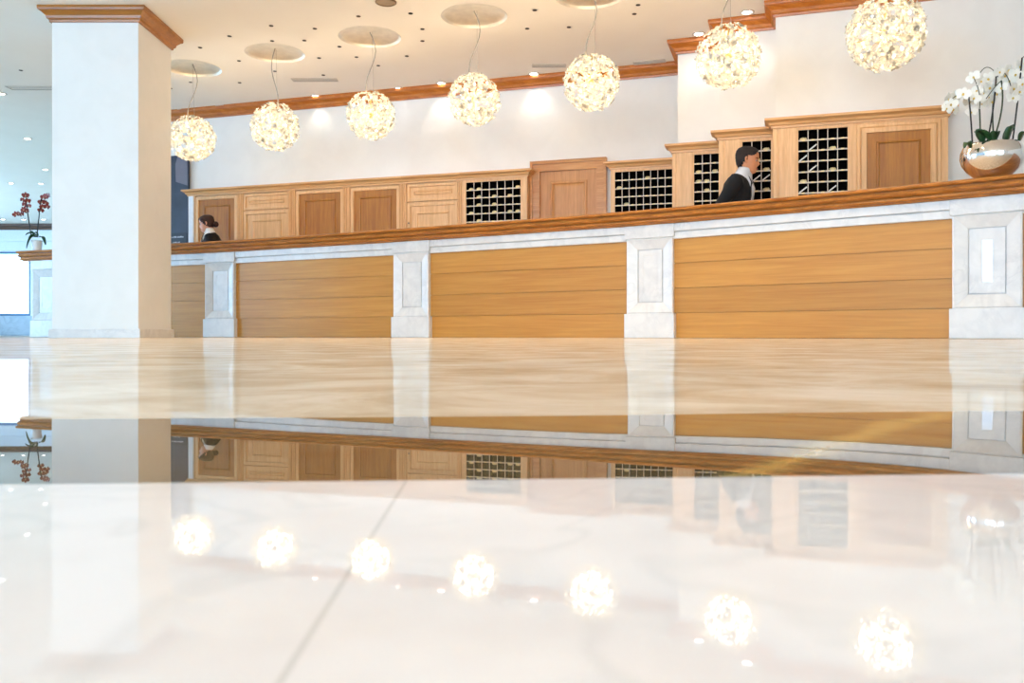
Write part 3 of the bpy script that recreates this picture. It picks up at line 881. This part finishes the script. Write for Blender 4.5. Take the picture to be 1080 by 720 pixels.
for gx, gy in ((-1.5,4.0),(-1.2,6.2),(1.2,5.0),(5.2,-3.0),(-.4,-4.2)):  # downlights added out of view to warm and brighten floor and ceiling
    if True:
        p_ = Vector((gx, gy, CEIL)); t = empty('downlight', 'added unseen warm downlight over the lobby floor, brightening the room', 'ceiling light', p_, 0, 'added unseen fill downlights')
        mb = MB(); mb.lathe([(.055,-.001),(.08,-.001),(.08,-.006),(.06,-.010),(.055,-.004)], 20); mb.build('trim_ring', M['vent'], t)
        mb = MB(); mb.lathe([(.005,-.006),(.05,-.006),(.05,-.0045),(.005,-.0045)], 16); mb.build('lens', M['spot'], t)
        ld = bpy.data.lights.new('downlight_beam', 'SPOT'); ld.energy = L_FILL; ld.color = (1,.78,.52); ld.spot_size = math.radians(125); ld.spot_blend = .6; ld.shadow_soft_size = .05
        lo = bpy.data.objects.new('downlight_beam', ld); COL.objects.link(lo); lo.parent = t; lo.location = (0,0,-.03)
src = None
for px, py in holes:
    c = at_z(px, py, CEIL)
    if src is None:
        mb = MB(); mb.lathe([(.009,-.001),(.022,-.001),(.022,-.005),(.013,-.007),(.010,-.003)], 12); mb.lathe([(.001,-.0025),(.010,-.0025),(.010,-.0015),(.001,-.0015)], 10)
        src = mb.build('pinhole_light', M['dark_metal']); o = src
    else: o = src.copy(); COL.objects.link(o)
    o.location = c; tag(o, 'tiny dark pinhole fitting set in the cream ceiling', 'ceiling light', 'pinhole fittings scattered over the ceiling')
c = at_z(407, 2, CEIL)
t = empty('ceiling_speaker', 'round dark bronze ceiling fitting between the third and fourth pendants at the top edge', 'ceiling fitting', (c.x,c.y,CEIL))
mb = MB(); mb.lathe([(.08,-.001),(.098,-.001),(.098,-.008),(.085,-.012),(.08,-.006)], 28); mb.build('ring', M['bronze'], t)
mb = MB(); mb.lathe([(.002,-.003),(.08,-.006),(.08,-.0015),(.002,-.0015)], 24); mb.build('grille', M['dark_metal'], t)
def vent(p0, p1, label, wid=.09, rot=None):
    a, b = at_z(p0[0], p0[1], CEIL), at_z(p1[0], p1[1], CEIL)
    m = (a+b)/2; L = (b-a).length; rz = math.atan2(b.y-a.y, b.x-a.x)
    t = empty('air_vent', label, 'air vent', (m.x,m.y,CEIL), rz)
    mb = MB(); f = .012
    mb.box(-L/2,L/2,-wid/2,-wid/2+f,-.008,-.001); mb.box(-L/2,L/2,wid/2-f,wid/2,-.008,-.001); mb.box(-L/2,-L/2+f,-wid/2+f,wid/2-f,-.008,-.001); mb.box(L/2-f,L/2,-wid/2+f,wid/2-f,-.008,-.001)
    mb.build('frame', M['vent'], t)
    mb = MB()
    for k in range(3): y = -wid/2+f+.01+k*(wid-2*f-.02)/2; mb.box(-L/2+f, L/2-f, y-.007, y+.003, -.006, -.002)
    mb.build('slats', M['slat'], t)
vent((308,84),(356,84),'slot air vent in the ceiling between the second and third pendants', .12)
vent((561,69),(597,69),'slot air vent left of the fifth pendant', .12)
vent((668,66.5),(702,63.5),'slot air vent right of the fifth pendant, near the wall corner', .12)
vent((229,112),(250,110.5),'short slot air vent above the cornice, right of the leftmost pendant', .10)
vent((9,92.5),(60,92.5),'linear air vent in the bluish ceiling left of the column', .16)

# ------------------------------------------------------------------ orchids
def arc(p0, p1, p2, n=10):
    p0, p1, p2 = Vector(p0), Vector(p1), Vector(p2)
    return [p0*(1-t)**2+p1*2*t*(1-t)+p2*t*t for t in [k/n for k in range(n+1)]]
def petal(mb, a, L, W, tilt=.15):
    ca, sa = math.cos(a), math.sin(a)
    def P(r, t, z): return (t*ca + r*sa*0 - 0*z + r*math.cos(a+PI/2)*1.0 + 0, 0, 0)
    rows = []
    for k, (r, w, z) in enumerate(((.04,.12,0),(.3,.75,.04),(.6,1,.07),(.85,.75,.05),(1,.2,0))):
        row = []
        for s in (-1, 0, 1):
            u = r*L; v = s*w*W/2; zz = z*L*(1 if s == 0 else .4)+tilt*r*L*.2
            row.append(Vector((u*ca-v*sa, -zz, u*sa+v*ca)))
        rows.append(row)
    vs = [[mb.bm.verts.new(p) for p in r] for r in rows]
    for a_, b_ in zip(vs[:-1], vs[1:]):
        for j in range(2): mb.bm.faces.new((a_[j], a_[j+1], b_[j+1], b_[j]))
def orchid_flower_src(R, pm, lm, parent):
    mb = MB()
    for a, L, W in ((PI/2,1,.62),(PI/2+2.25,.95,.55),(PI/2-2.25,.95,.55)): petal(mb, a, R*L, R*W, .1)
    for a in (.25, PI-.25): petal(mb, a, R*1.1, R*1.05, .3)
    f = mb.build('flower', pm, parent, smooth=True, recalc=False)
    mb = MB(); mb.ellipsoid((0,-R*.14,-R*.08), (R*.15,R*.16,R*.2), 8, 6); l = mb.build('lip', lm, f, smooth=True)
    return f
def put_flower(src, loc, yaw, pitch, s=1.0, roll=0):
    o = src.copy(); COL.objects.link(o)
    for ch in src.children:
        c = ch.copy(); COL.objects.link(c); c.parent = o
    o.location = loc; o.rotation_euler = (pitch, roll, yaw); o.scale = (s,s,s); return o
def leaf(parent, base, tip, W, lift):
    mb = MB(); base, tip = Vector(base), Vector(tip)
    mid = (base+tip)/2+Vector((0,0,lift)); pts = arc(base, mid, tip, 8)
    rows = []
    for k, p in enumerate(pts):
        t = (pts[min(k+1,8)]-pts[max(k-1,0)]).normalized(); sd = t.cross(Vector((0,0,1)))
        if sd.length < .1: sd = Vector((1,0,0))
        sd.normalize(); w = W*math.sin(PI*min(1,(k+.8)/9.2))**.7/2; n = sd.cross(t)
        rows.append([mb.bm.verts.new(q) for q in (p-sd*w+n*w*.3, p-n*.0, p+sd*w+n*w*.3)])
    for a, b in zip(rows[:-1], rows[1:]):
        for j in range(2): mb.bm.faces.new((a[j],a[j+1],b[j+1],b[j]))
    o = mb.build('leaf', M['leaf'], parent, smooth=True, recalc=False)
    sm = o.modifiers.new('thick','SOLIDIFY'); sm.thickness = .003
    return o
# white orchids in the silver bowl
dB = 6.03; bx = at_d(1046.5, dB)
TZ = 1.1225
ow = empty('orchid_bowl', 'white orchids in a large round polished silver bowl on the counter at right', 'potted orchid', (bx.x, bx.y, TZ))
S = dB/F       # metres per px at the bowl
mb = MB(); mb.lathe([(.07,0),(.085,.002),(.12,.022),(.165,.065),(.195,.11),(.206,.155),(.203,.195),(.187,.232),(.178,.247),(.172,.247),(.18,.228),(.194,.19),(.196,.155),(.185,.115),(.155,.075),(.11,.035),(.02,.03)], 48)
bowl = mb.build('bowl', M['silver'], ow, smooth=True)
mb = MB(); mb.lathe([(.01,.2),(.10,.215),(.183,.205),(.18,.19),(.01,.185)], 24); mb.build('moss', M['moss'], ow, smooth=True)
def wl(px, py, dy=0.0):
    """point over the bowl for a photo pixel, at the bowl's distance + dy"""
    d = dB+dy; p = at_d(px, d); return Vector((p.x-bx.x, dy, CZ+(H-py)*d/F-TZ))
random.seed(5)
ff = orchid_flower_src(.045, M['petal'], M['lip'], ow)
ff.location = wl(1003,110,-.05); ff.rotation_euler = (.3,0,-.4)
stems = [((1026,150),(1024,118),(1021,97),-.04),((1034,148),(1034,130),(1033,115),-.02),((1040,147),(1050,110),(1051,72),0),((1050,148),(1043,118),(1052,80),.03),((1044,148),(1062,115),(1056,85),-.05),((1067,147),(1074,105),(1078,61),0)]
for i, (a, b, c, dy) in enumerate(stems):
    mb = MB(); mb.tube(arc(wl(*a,dy)-Vector((0,0,.06)), wl(*b,dy), wl(*c,dy)), [.006]*11, 6); mb.build('stem', M['stake'] if i in (0,2,5) else M['stem'], ow, smooth=True)
arcs = [((1021,97),(1012,95),(996,112),-.04),((1033,115),(1036,98),(1026,80),-.02),((1051,72),(1064,74),(1068,100),0),((1052,80),(1040,60),(1030,84),.03),((1056,85),(1050,90),(1040,104),-.05),((1078,61),(1090,50),(1094,100),0)]
for a, b, c, dy in arcs:
    mb = MB(); mb.tube(arc(wl(*a,dy), wl(*b,dy), wl(*c,dy)), [.003]*11, 5); mb.build('stem', M['stem'], ow, smooth=True)
fpos = [(1000,104),(1008,101),(1016,99),(999,114),(1005,116),(1022,107),(1027,82),(1034,86),(1042,84),(1030,96),(1037,98),(1042,103),(1044,93),(1028,104),(1036,110),(1024,118),(1045,108),(1033,104),
        (1053,76),(1060,80),(1054,88),(1064,85),(1068,93),(1071,79),(1076,70),(1080,66),(1083,78),(1078,88),(1069,104),(1057,93),(1088,88),(1086,100),(1052,100),(1074,96),(1063,74),(1091,72)]
for px, py in fpos:
    put_flower(ff, wl(px+random.uniform(-1,1), py+random.uniform(-1,1), random.uniform(-.08,.06)), random.uniform(-.9,.5), random.uniform(-.1,.5), random.uniform(.85,1.15), random.uniform(-.5,.5))
for (a, b, w, l) in (((1046,150),(1028,139),.06,.06),((1048,150),(1052,139),.07,.05),((1062,150),(1068,134),.07,.06),((1075,150),(1082,140),.06,.05),((1024,156),(1017,156),.045,.08)):
    leaf(ow, wl(*a,-.1), wl(*b,-.14), w, l)
leaf(ow, wl(1060,150,0), wl(1070,131,.02), .08, .03); leaf(ow, wl(1036,150,-.05), wl(1031,136,-.08), .07, .02)

# russet orchid on the far left end of the counter
dR = 11.25; rx = at_d(39, dR)
orr = empty('potted_orchid', 'russet orchid with two flower spikes in a small white pot on the counter end', 'potted orchid', (rx.x, rx.y, TZ))
def wr(px, py, dy=0.0):
    d = dR+dy; p = at_d(px, d); return Vector((p.x-rx.x, dy, CZ+(H-py)*d/F-TZ))
mb = MB(); mb.lathe([(.045,0),(.05,.002),(.056,.05),(.064,.12),(.068,.15),(.062,.15),(.056,.12),(.02,.11)], 24); mb.build('pot', M['pot'], orr, smooth=True)
for a, b, w, l in (((37,250),(28,262),.09,.12),((36,249),(31,246),.10,.06),((40,249),(36,246),.08,.05),((38,250),(30,254),.1,.09),((42,250),(48,258),.06,.09),((40,250),(27,248),.08,.08)):
    leaf(orr, wr(*a,-.02), wr(*b,-.05), w, l)
mb = MB(); mb.tube(arc(wr(33,250), wr(29,225), wr(27,206)), [.008]*11, 6); mb.build('stem', M['stake'], orr, smooth=True)
mb = MB(); mb.tube(arc(wr(39,250), wr(41,225), wr(44,208)), [.008]*11, 6); mb.build('stem', M['stake'], orr, smooth=True)
fr = orchid_flower_src(.045, M['petal_red'], M['lip_red'], orr)
fr.location = wr(27,206,-.02); fr.rotation_euler = (.2,0,.3)
for px, py in ((24,211),(29,212),(26,216),(31,217),(25,221),(28,222),(20,225),(17,226),(23,226),(46,208),(49,207),(52,206),(44,213),(48,214),(45,218),(43,222),(50,218)):
    put_flower(fr, wr(px, py, random.uniform(-.06,.04)), random.uniform(-.8,.9), random.uniform(-.2,.4), random.uniform(.75,1.05), random.uniform(-.5,.5))

# ------------------------------------------------------------------ people
def lerp_table(tab, t):
    for (t0, *a), (t1, *b) in zip(tab[:-1], tab[1:]):
        if t <= t1:
            u = (t-t0)/(t1-t0); u = u*u*(3-2*u)
            return [x+(y-x)*u for x, y in zip(a, b)]
    return list(tab[-1][1:])
# t from chin (0) to crown (1): front reach, back reach, half width   (head faces +x; head height 0.235)
HEAD = [(0,.055,.00,.018),(.04,.078,.02,.030),(.12,.088,.045,.046),(.22,.086,.072,.058),(.32,.086,.088,.066),(.45,.088,.098,.072),(.55,.086,.104,.076),(.66,.094,.108,.078),(.78,.088,.105,.077),(.88,.070,.092,.066),(.95,.045,.066,.046),(1,.006,.012,.008)]
def head_rows(hh=.235, seg=36, nrow=40, grow=0.0):
    rows = []
    for i in range(nrow+1):
        t = i/nrow; f, bk, w = lerp_table(HEAD, t); row = []
        for k in range(seg):
            a = 2*PI*k/seg; c, s = math.cos(a), math.sin(a)
            x = (f if c > 0 else bk)*(abs(c)**.9)*(1 if c > 0 else -1); y = w*s
            aa = a if a < PI else a-2*PI
            nose = math.exp(-(aa/.20)**2)*max(0, 1-abs(t-.40)/.13)**.8*.026 if .26 < t < .56 else 0
            brow = math.exp(-(aa/.5)**2)*math.exp(-((t-.575)/.03)**2)*.004
            sock = -math.exp(-((abs(aa)-.42)/.2)**2)*math.exp(-((t-.50)/.045)**2)*.008
            lip = math.exp(-(aa/.32)**2)*(math.exp(-((t-.225)/.018)**2)+math.exp(-((t-.185)/.016)**2))*.005
            chin = math.exp(-(aa/.5)**2)*math.exp(-((t-.06)/.05)**2)*.006
            x += nose+brow+sock+lip+chin
            row.append(Vector((x*(1+grow*0)+(grow if c > 0 else -grow)*abs(c), y+grow*s, t*hh+grow*(t-.3))))
        rows.append(row)
    return rows
def make_person(name, label, loc, yaw, height, pose, skin, hairm, shirtm, woman=False):
    root = empty(name, label, 'person', loc, yaw)
    k = height/1.75
    lean = pose.get('lean', 0)
    hip = Vector((0,0,.92*k))
    def L(v):     # lean the upper body forward about the hips
        v = Vector(v)*k - hip
        c, s = math.cos(lean), math.sin(lean)
        return Vector((v.x*c+v.z*s, v.y, -v.x*s+v.z*c))+hip
    mb = MB()
    sh = .185 if not woman else .165
    # trunk
    def sect(z, rx, ry, x=0, n=16): return [L((x+rx*math.cos(2*PI*q/n), ry*math.sin(2*PI*q/n), z)) for q in range(n)]
    trunk = [sect(.86,.09,.13),sect(.93,.11,.165),sect(1.04,.10,.15),sect(1.15,.10,.145),sect(1.28,.115,.165),sect(1.38,.11,.18,-.005),sect(1.44,.08,.15,-.01),sect(1.475,.055,.08,-.008),sect(1.50,.05,.052,.0),sect(1.545,.047,.05,.012),sect(1.59,.046,.05,.02)]
    mb.ring_section(trunk)
    # head
    hc = L((.025,0,1.515)); nod = pose.get('nod', 0); turn = pose.get('turn', 0)
    hm = Matrix.Translation(hc) @ Matrix.Rotation(turn, 4, 'Z') @ Matrix.Rotation(lean*.5+nod, 4, 'Y') @ Matrix.Scale(k, 4)
    mb.ring_section([[hm @ p for p in r] for r in head_rows()])
    # ears
    for s in (-1, 1):
        pts = [hm @ Vector((-.005+.012*math.cos(a), s*(.077+.004*math.sin(a)), .115+.030*math.sin(a))) for a in [q*PI/5 for q in range(10)]]
        mb.tube([hm @ Vector((-.002, s*.072, .085)), hm @ Vector((-.014, s*.084, .11)), hm @ Vector((-.014, s*.086, .13)), hm @ Vector((.002, s*.076, .14))], [.006,.009,.010,.006], 8)
    arms = pose['arms']
    hand_pos = []
    for s, (el, wr_, dirv) in zip((-1, 1), arms):
        S_ = L((0, s*sh, 1.42)); E = L(el); W = L(wr_)
        mb.tube([S_+Vector((0,-s*.05,-.02)), S_, S_*.5+E*.5, E, E*.5+W*.5, W], [.05,.056,.048,.040,.036,.027], 12)
        d = Vector(dirv).normalized(); sd = Vector((0, 1, 0)); 
        if abs(d.dot(sd)) > .9: sd = Vector((1,0,0))
        nrm = d.cross(sd).normalized(); sd = nrm.cross(d).normalized()
        pe = W + d*.085*k
        # palm
        n = 12
        mb.ring_section([[W+d*.0+sd*.022*math.cos(2*PI*q/n)+nrm*.016*math.sin(2*PI*q/n) for q in range(n)],
                         [W+d*.04+sd*.037*math.cos(2*PI*q/n)+nrm*.014*math.sin(2*PI*q/n) for q in range(n)],
                         [pe+sd*.040*math.cos(2*PI*q/n)+nrm*.011*math.sin(2*PI*q/n) for q in range(n)]])
        for f, (o_, l_) in enumerate(((-.030,.062),(-.010,.076),(.010,.080),(.029,.070))):
            b0 = pe+sd*o_-d*.012; c1 = b0+d*(l_*.5+.012)+nrm*-.006; c2 = c1+d*l_*.3-nrm*.014; c3 = c2+d*l_*.18-nrm*.018
            mb.tube([b0,c1,c2,c3], [.0088,.0084,.0078,.0062], 8)
        b0 = W+d*.025+sd*.03; mb.tube([b0, b0+sd*.024+d*.026, b0+sd*.030+d*.055-nrm*.008], [.012,.010,.0075], 8)
    legs = pose['legs']
    for s, (kn, an) in zip((-1, 1), legs):
        Hp = Vector((0, s*.09, .90))*k; K = Vector(kn)*k; A = Vector(an)*k
        mb.tube([Hp+Vector((0,0,.04)), Hp, Hp*.5+K*.5, K, K*.55+A*.45, A], [.07,.085,.07,.054,.05,.036], 14)
        mb.tube([A, A+Vector((.02,0,-.04)), A+Vector((.13,0,-.055))], [.036,.036,.026], 10)
    body = mb.build('body', skin, root, smooth=True)
    rm = body.modifiers.new('one_surface', 'REMESH'); rm.mode = 'VOXEL'; rm.voxel_size = .0055; rm.use_smooth_shade = True
    sm = body.modifiers.new('smooth', 'SMOOTH'); sm.iterations = 2; sm.factor = .4
    # face details
    for s in (-1, 1):
        mb = MB(); c = hm @ Vector((.0705, s*.031, .118)); mb.ellipsoid(c, (.0105*k,.0115*k,.0085*k), 12, 8); e = mb.build('eye', M['eye'], root, smooth=True)
        mb = MB(); fwd = (hm.to_3x3() @ Vector((1,0,0))).normalized(); mb.ellipsoid(c+fwd*.0085*k, (.005,.005,.005), 8, 6); mb.build('iris', M['iris'], e, smooth=True)
        mb = MB(); mb.tube([hm @ Vector((.086, s*.018, .136)), hm @ Vector((.084, s*.034, .141)), hm @ Vector((.070, s*.050, .136))], [.003,.0035,.002], 6); mb.build('eyebrow', hairm, root, smooth=True)
    mb = MB(); mb.tube([hm @ Vector((.083,-.024,.0475)), hm @ Vector((.0935,-.008,.0485)), hm @ Vector((.0935,.008,.0485)), hm @ Vector((.083,.024,.0475))], [.003,.005,.005,.003], 8); mb.build('mouth', M['lips'], root, smooth=True)
    # hair: a shell over the skull with a hairline
    rows = head_rows(grow=.011)
    bm = bmesh.new(); vr = [[bm.verts.new(hm @ p) for p in r] for r in rows]
    n = len(rows[0])
    def hairline(a):
        aa = abs(a if a < PI else a-2*PI)
        if woman: return .80 if aa < .7 else (.80-(aa-.7)*.55 if aa < 1.5 else max(.22,.36-(aa-1.5)*.3))
        return .86 if aa < .5 else (.86-(aa-.5)*.35 if aa < 1.2 else (.62 if aa < 1.5 else max(.20,.5-(aa-1.5)*.45)))
    for i in range(len(rows)-1):
        for q in range(n):
            if i/(len(rows)-1) >= hairline(2*PI*(q+.5)/n): bm.faces.new((vr[i][q],vr[i][(q+1)%n],vr[i+1][(q+1)%n],vr[i+1][q]))
    bm.faces.new(vr[-1])
    loose = [v for v in bm.verts if not v.link_faces]; bmesh.ops.delete(bm, geom=loose, context='VERTS')
    if woman:
        pass
    me = bpy.data.meshes.new('hair'); bm.to_mesh(me); bm.free(); me.materials.append(hairm)
    for p in me.polygons: p.use_smooth = True
    ho = bpy.data.objects.new('hair', me); COL.objects.link(ho); ho.parent = root
    so = ho.modifiers.new('thick', 'SOLIDIFY'); so.thickness = .014; so.offset = -1
    if woman:
        mb = MB(); mb.ellipsoid(hm @ Vector((-.122,0,.085)), (.038,.040,.038), 16, 10); mb.build('hair_bun', hairm, root, smooth=True)
    # jacket
    mb = MB()
    g = .016
    def sj(z, rx, ry, x=0, n=20): return [L((x+rx*math.cos(2*PI*q/n), ry*math.sin(2*PI*q/n), z)) for q in range(n)]
    mb.ring_section([sj(.74,.135,.195),sj(.86,.13,.19),sj(.93,.13,.185),sj(1.05,.12,.17),sj(1.15,.12,.165),sj(1.28,.135,.185),sj(1.38,.13,.20,-.005),sj(1.44,.10,.175,-.012),sj(1.475,.07,.10,-.015),sj(1.495,.058,.066,-.012)])
    for s, (el, wr_, dirv) in zip((-1, 1), arms):
        S_ = L((0, s*sh, 1.42)); E = L(el); W = L(wr_)
        mb.tube([S_+Vector((0,-s*.06,-.03)), S_+Vector((0,s*.005,0)), S_*.5+E*.5, E, E*.5+W*.5, W-(W-E).normalized()*.02], [.06,.070,.062,.055,.048,.042], 14)
    j = mb.build('jacket', M['suit'], root, smooth=True)
    rm = j.modifiers.new('one_surface', 'REMESH'); rm.mode = 'VOXEL'; rm.voxel_size = .009; rm.use_smooth_shade = True
    j.modifiers.new('smooth', 'SMOOTH').iterations = 4
    # shirt front and collar
    mb = MB()
    pts = []
    for z, w_, x in ((1.10,.010,.128),(1.20,.026,.138),(1.30,.042,.146),(1.40,.055,.134),(1.455,.060,.095),(1.485,.058,.068)):
        pts.append([L((x*(1.0), -w_, z)), L((x+.008, 0, z)), L((x, w_, z)), L((x-.05, w_, z)), L((x-.05, -w_, z))])
    mb.ring_section(pts); mb.build('shirt_front', shirtm, root)
    mb = MB()
    mb.ring_section([sj(1.455,.082,.094,-.004),sj(1.50,.068,.074,.0),sj(1.555,.060,.064,.010),sj(1.562,.057,.060,.012),sj(1.54,.050,.053,.012)], cap=False)
    cl = mb.build('collar', shirtm, root, smooth=True)
    for s in (-1, 1):
        mb = MB(); mb.poly([L((.055,s*.035,1.535)), L((.073,s*.006,1.525)), L((.095,s*.03,1.47)), L((.075,s*.06,1.475))]); c = mb.build('collar_flap', shirtm, cl, recalc=False)
        c.modifiers.new('t','SOLIDIFY').thickness = .004
        mb = MB(); mb.poly([L((.07,s*.060,1.49)), L((.110,s*.075,1.44)), L((.142,s*.066,1.32)), L((.146,s*.012,1.12)), L((.150,s*.03,1.30)), L((.115,s*.052,1.44))]); c = mb.build('lapel', M['suit'], j, recalc=False)
        c.modifiers.new('t','SOLIDIFY').thickness = .006
    # trousers and shoes
    mb = MB()
    mb.ring_section([sj(.84,.10,.15),sj(.90,.118,.17),sj(1.0,.112,.16)])
    for s, (kn, an) in zip((-1, 1), legs):
        Hp = Vector((0, s*.09, .90))*k; K = Vector(kn)*k; A = Vector(an)*k
        mb.tube([Hp+Vector((0,0,.03)), Hp, Hp*.5+K*.5, K, K*.5+A*.5, A+Vector((0,0,-.02))], [.08,.098,.085,.070,.062,.058], 14)
    t = mb.build('trousers', M['suit'], root, smooth=True); rm = t.modifiers.new('one_surface','REMESH'); rm.mode = 'VOXEL'; rm.voxel_size = .011; rm.use_smooth_shade = True
    for s, (kn, an) in zip((-1, 1), legs):
        A = Vector(an)*k
        zb = A.z-.085
        mb = MB(); n = 14
        def ss(x, rx, ry, z0, z1): return [Vector((A.x+x, A.y+ry*math.cos(2*PI*q/n), zb+(z0+z1)/2+(z1-z0)/2*math.sin(2*PI*q/n))) for q in range(n)]
        mb.ring_section([ss(-.07,0,.02,.002,.05),ss(-.055,0,.036,0,.085),ss(0,0,.042,0,.10),ss(.06,0,.045,0,.075),ss(.12,0,.047,0,.055),ss(.165,0,.038,0,.045),ss(.185,0,.015,.004,.03)])
        mb.build('shoe', M['poster_black'], root, smooth=True)
    return root
# the man: walking to the right behind the counter, head at px 781, crown at row 153
mp = at_d(765, 7.88)
make_person('person', 'man in a black suit and pale shirt walking right behind the counter', (mp.x, mp.y, 0), -.42, 1.77,
    dict(lean=.27, nod=.02, turn=.10, arms=(((-.07,-.235,1.16),(.0,-.22,.93),(.2,0,-1)), ((.02,.25,1.15),(.18,.21,.98),(.5,0,-.85))),
         legs=(((.20,-.09,.50),(.22,-.09,.088)), ((.02,.09,.49),(-.16,.09,.105)))), M['skin_m'], M['hair'], M['shirt'])
wp = at_d(228, 10.94)
make_person('person', 'woman with dark hair tied back, black jacket and white collar, behind the counter at left', (wp.x, wp.y, 0), PI+.25, 1.565,
    dict(lean=.14, nod=.14, turn=-.1, arms=(((.02,-.22,1.16),(.20,-.15,1.03),(.9,.2,-.2)), ((.02,.22,1.16),(.20,.15,1.03),(.9,-.2,-.2))),
         legs=(((.02,-.09,.49),(0,-.09,.088)), ((.02,.09,.49),(0,.09,.088)))), M['skin'], M['hair_b'], M['blouse'], woman=True)

# ------------------------------------------------------------------ light
def area(name, loc, rot, sx, sy, watt, col):
    ld = bpy.data.lights.new(name, 'AREA'); ld.shape = 'RECTANGLE'; ld.size = sx; ld.size_y = sy; ld.energy = watt; ld.color = col
    o = bpy.data.objects.new(name, ld); COL.objects.link(o); o.location = loc; o.rotation_euler = rot; return o
COOL = (.80,.91,1.0)
for i, (a0, a1, z0, z1) in enumerate(WB):  # added lamps at the unseen rear windows, tilted up to lift the ceiling
    area('window_fill', ((a0+a1)/2, YB+.62, (z0+z1)/2), (PI/2+.42, 0, 0), a1-a0, z1-z0, (540, 400, 70)[i], ((.27,.58,1.0), (.62,.83,1), (.80,.90,1))[i])
for (a0, a1, z0, z1) in WL:  # same added fill at the unseen left windows, strongly blue
    area('window_fill', (XL+.62, (a0+a1)/2, (z0+z1)/2), (PI/2+.42, 0, -PI/2), a1-a0, z1-z0, 600, (.27,.58,1.0))
w = bpy.data.worlds.new('world'); SC.world = w; w.use_nodes = True
nt = w.node_tree; bg = nt.nodes['Background']
sky = nt.nodes.new('ShaderNodeTexSky'); sky.sky_type = 'HOSEK_WILKIE'; sky.turbidity = 4; sky.sun_direction = (-.4,-.3,.85)
mx = nt.nodes.new('ShaderNodeMix'); mx.data_type = 'RGBA'; mx.inputs[0].default_value = .85
nt.links.new(sky.outputs[0], mx.inputs[6]); mx.inputs[7].default_value = (.66,.84,1,1); nt.links.new(mx.outputs[2], bg.inputs['Color'])
bg.inputs['Strength'].default_value = 5.0

# ------------------------------------------------------------------ camera
cd = bpy.data.cameras.new('camera'); cam = bpy.data.objects.new('camera', cd); COL.objects.link(cam)
cam.location = (0,0,CZ); cam.rotation_euler = (PI/2,0,0)
cd.sensor_width = 36; cd.lens = 30; cd.clip_start = .002; cd.clip_end = 200
cd.shift_y = -(360-H)/1080
cd.dof.use_dof = True; cd.dof.focus_distance = 7.5; cd.dof.aperture_fstop = 45
SC.camera = cam
SC.view_settings.view_transform = 'Standard'; SC.view_settings.look = 'None'
SC.view_settings.gamma = 1; SC.view_settings.use_curve_mapping = False
SC.view_settings.exposure = 0.2
SC.cycles.max_bounces = 10; SC.cycles.diffuse_bounces = 5; SC.cycles.glossy_bounces = 5; SC.cycles.transparent_max_bounces = 12
SC.cycles.use_denoising = True
SC.cycles.sample_clamp_indirect = 6
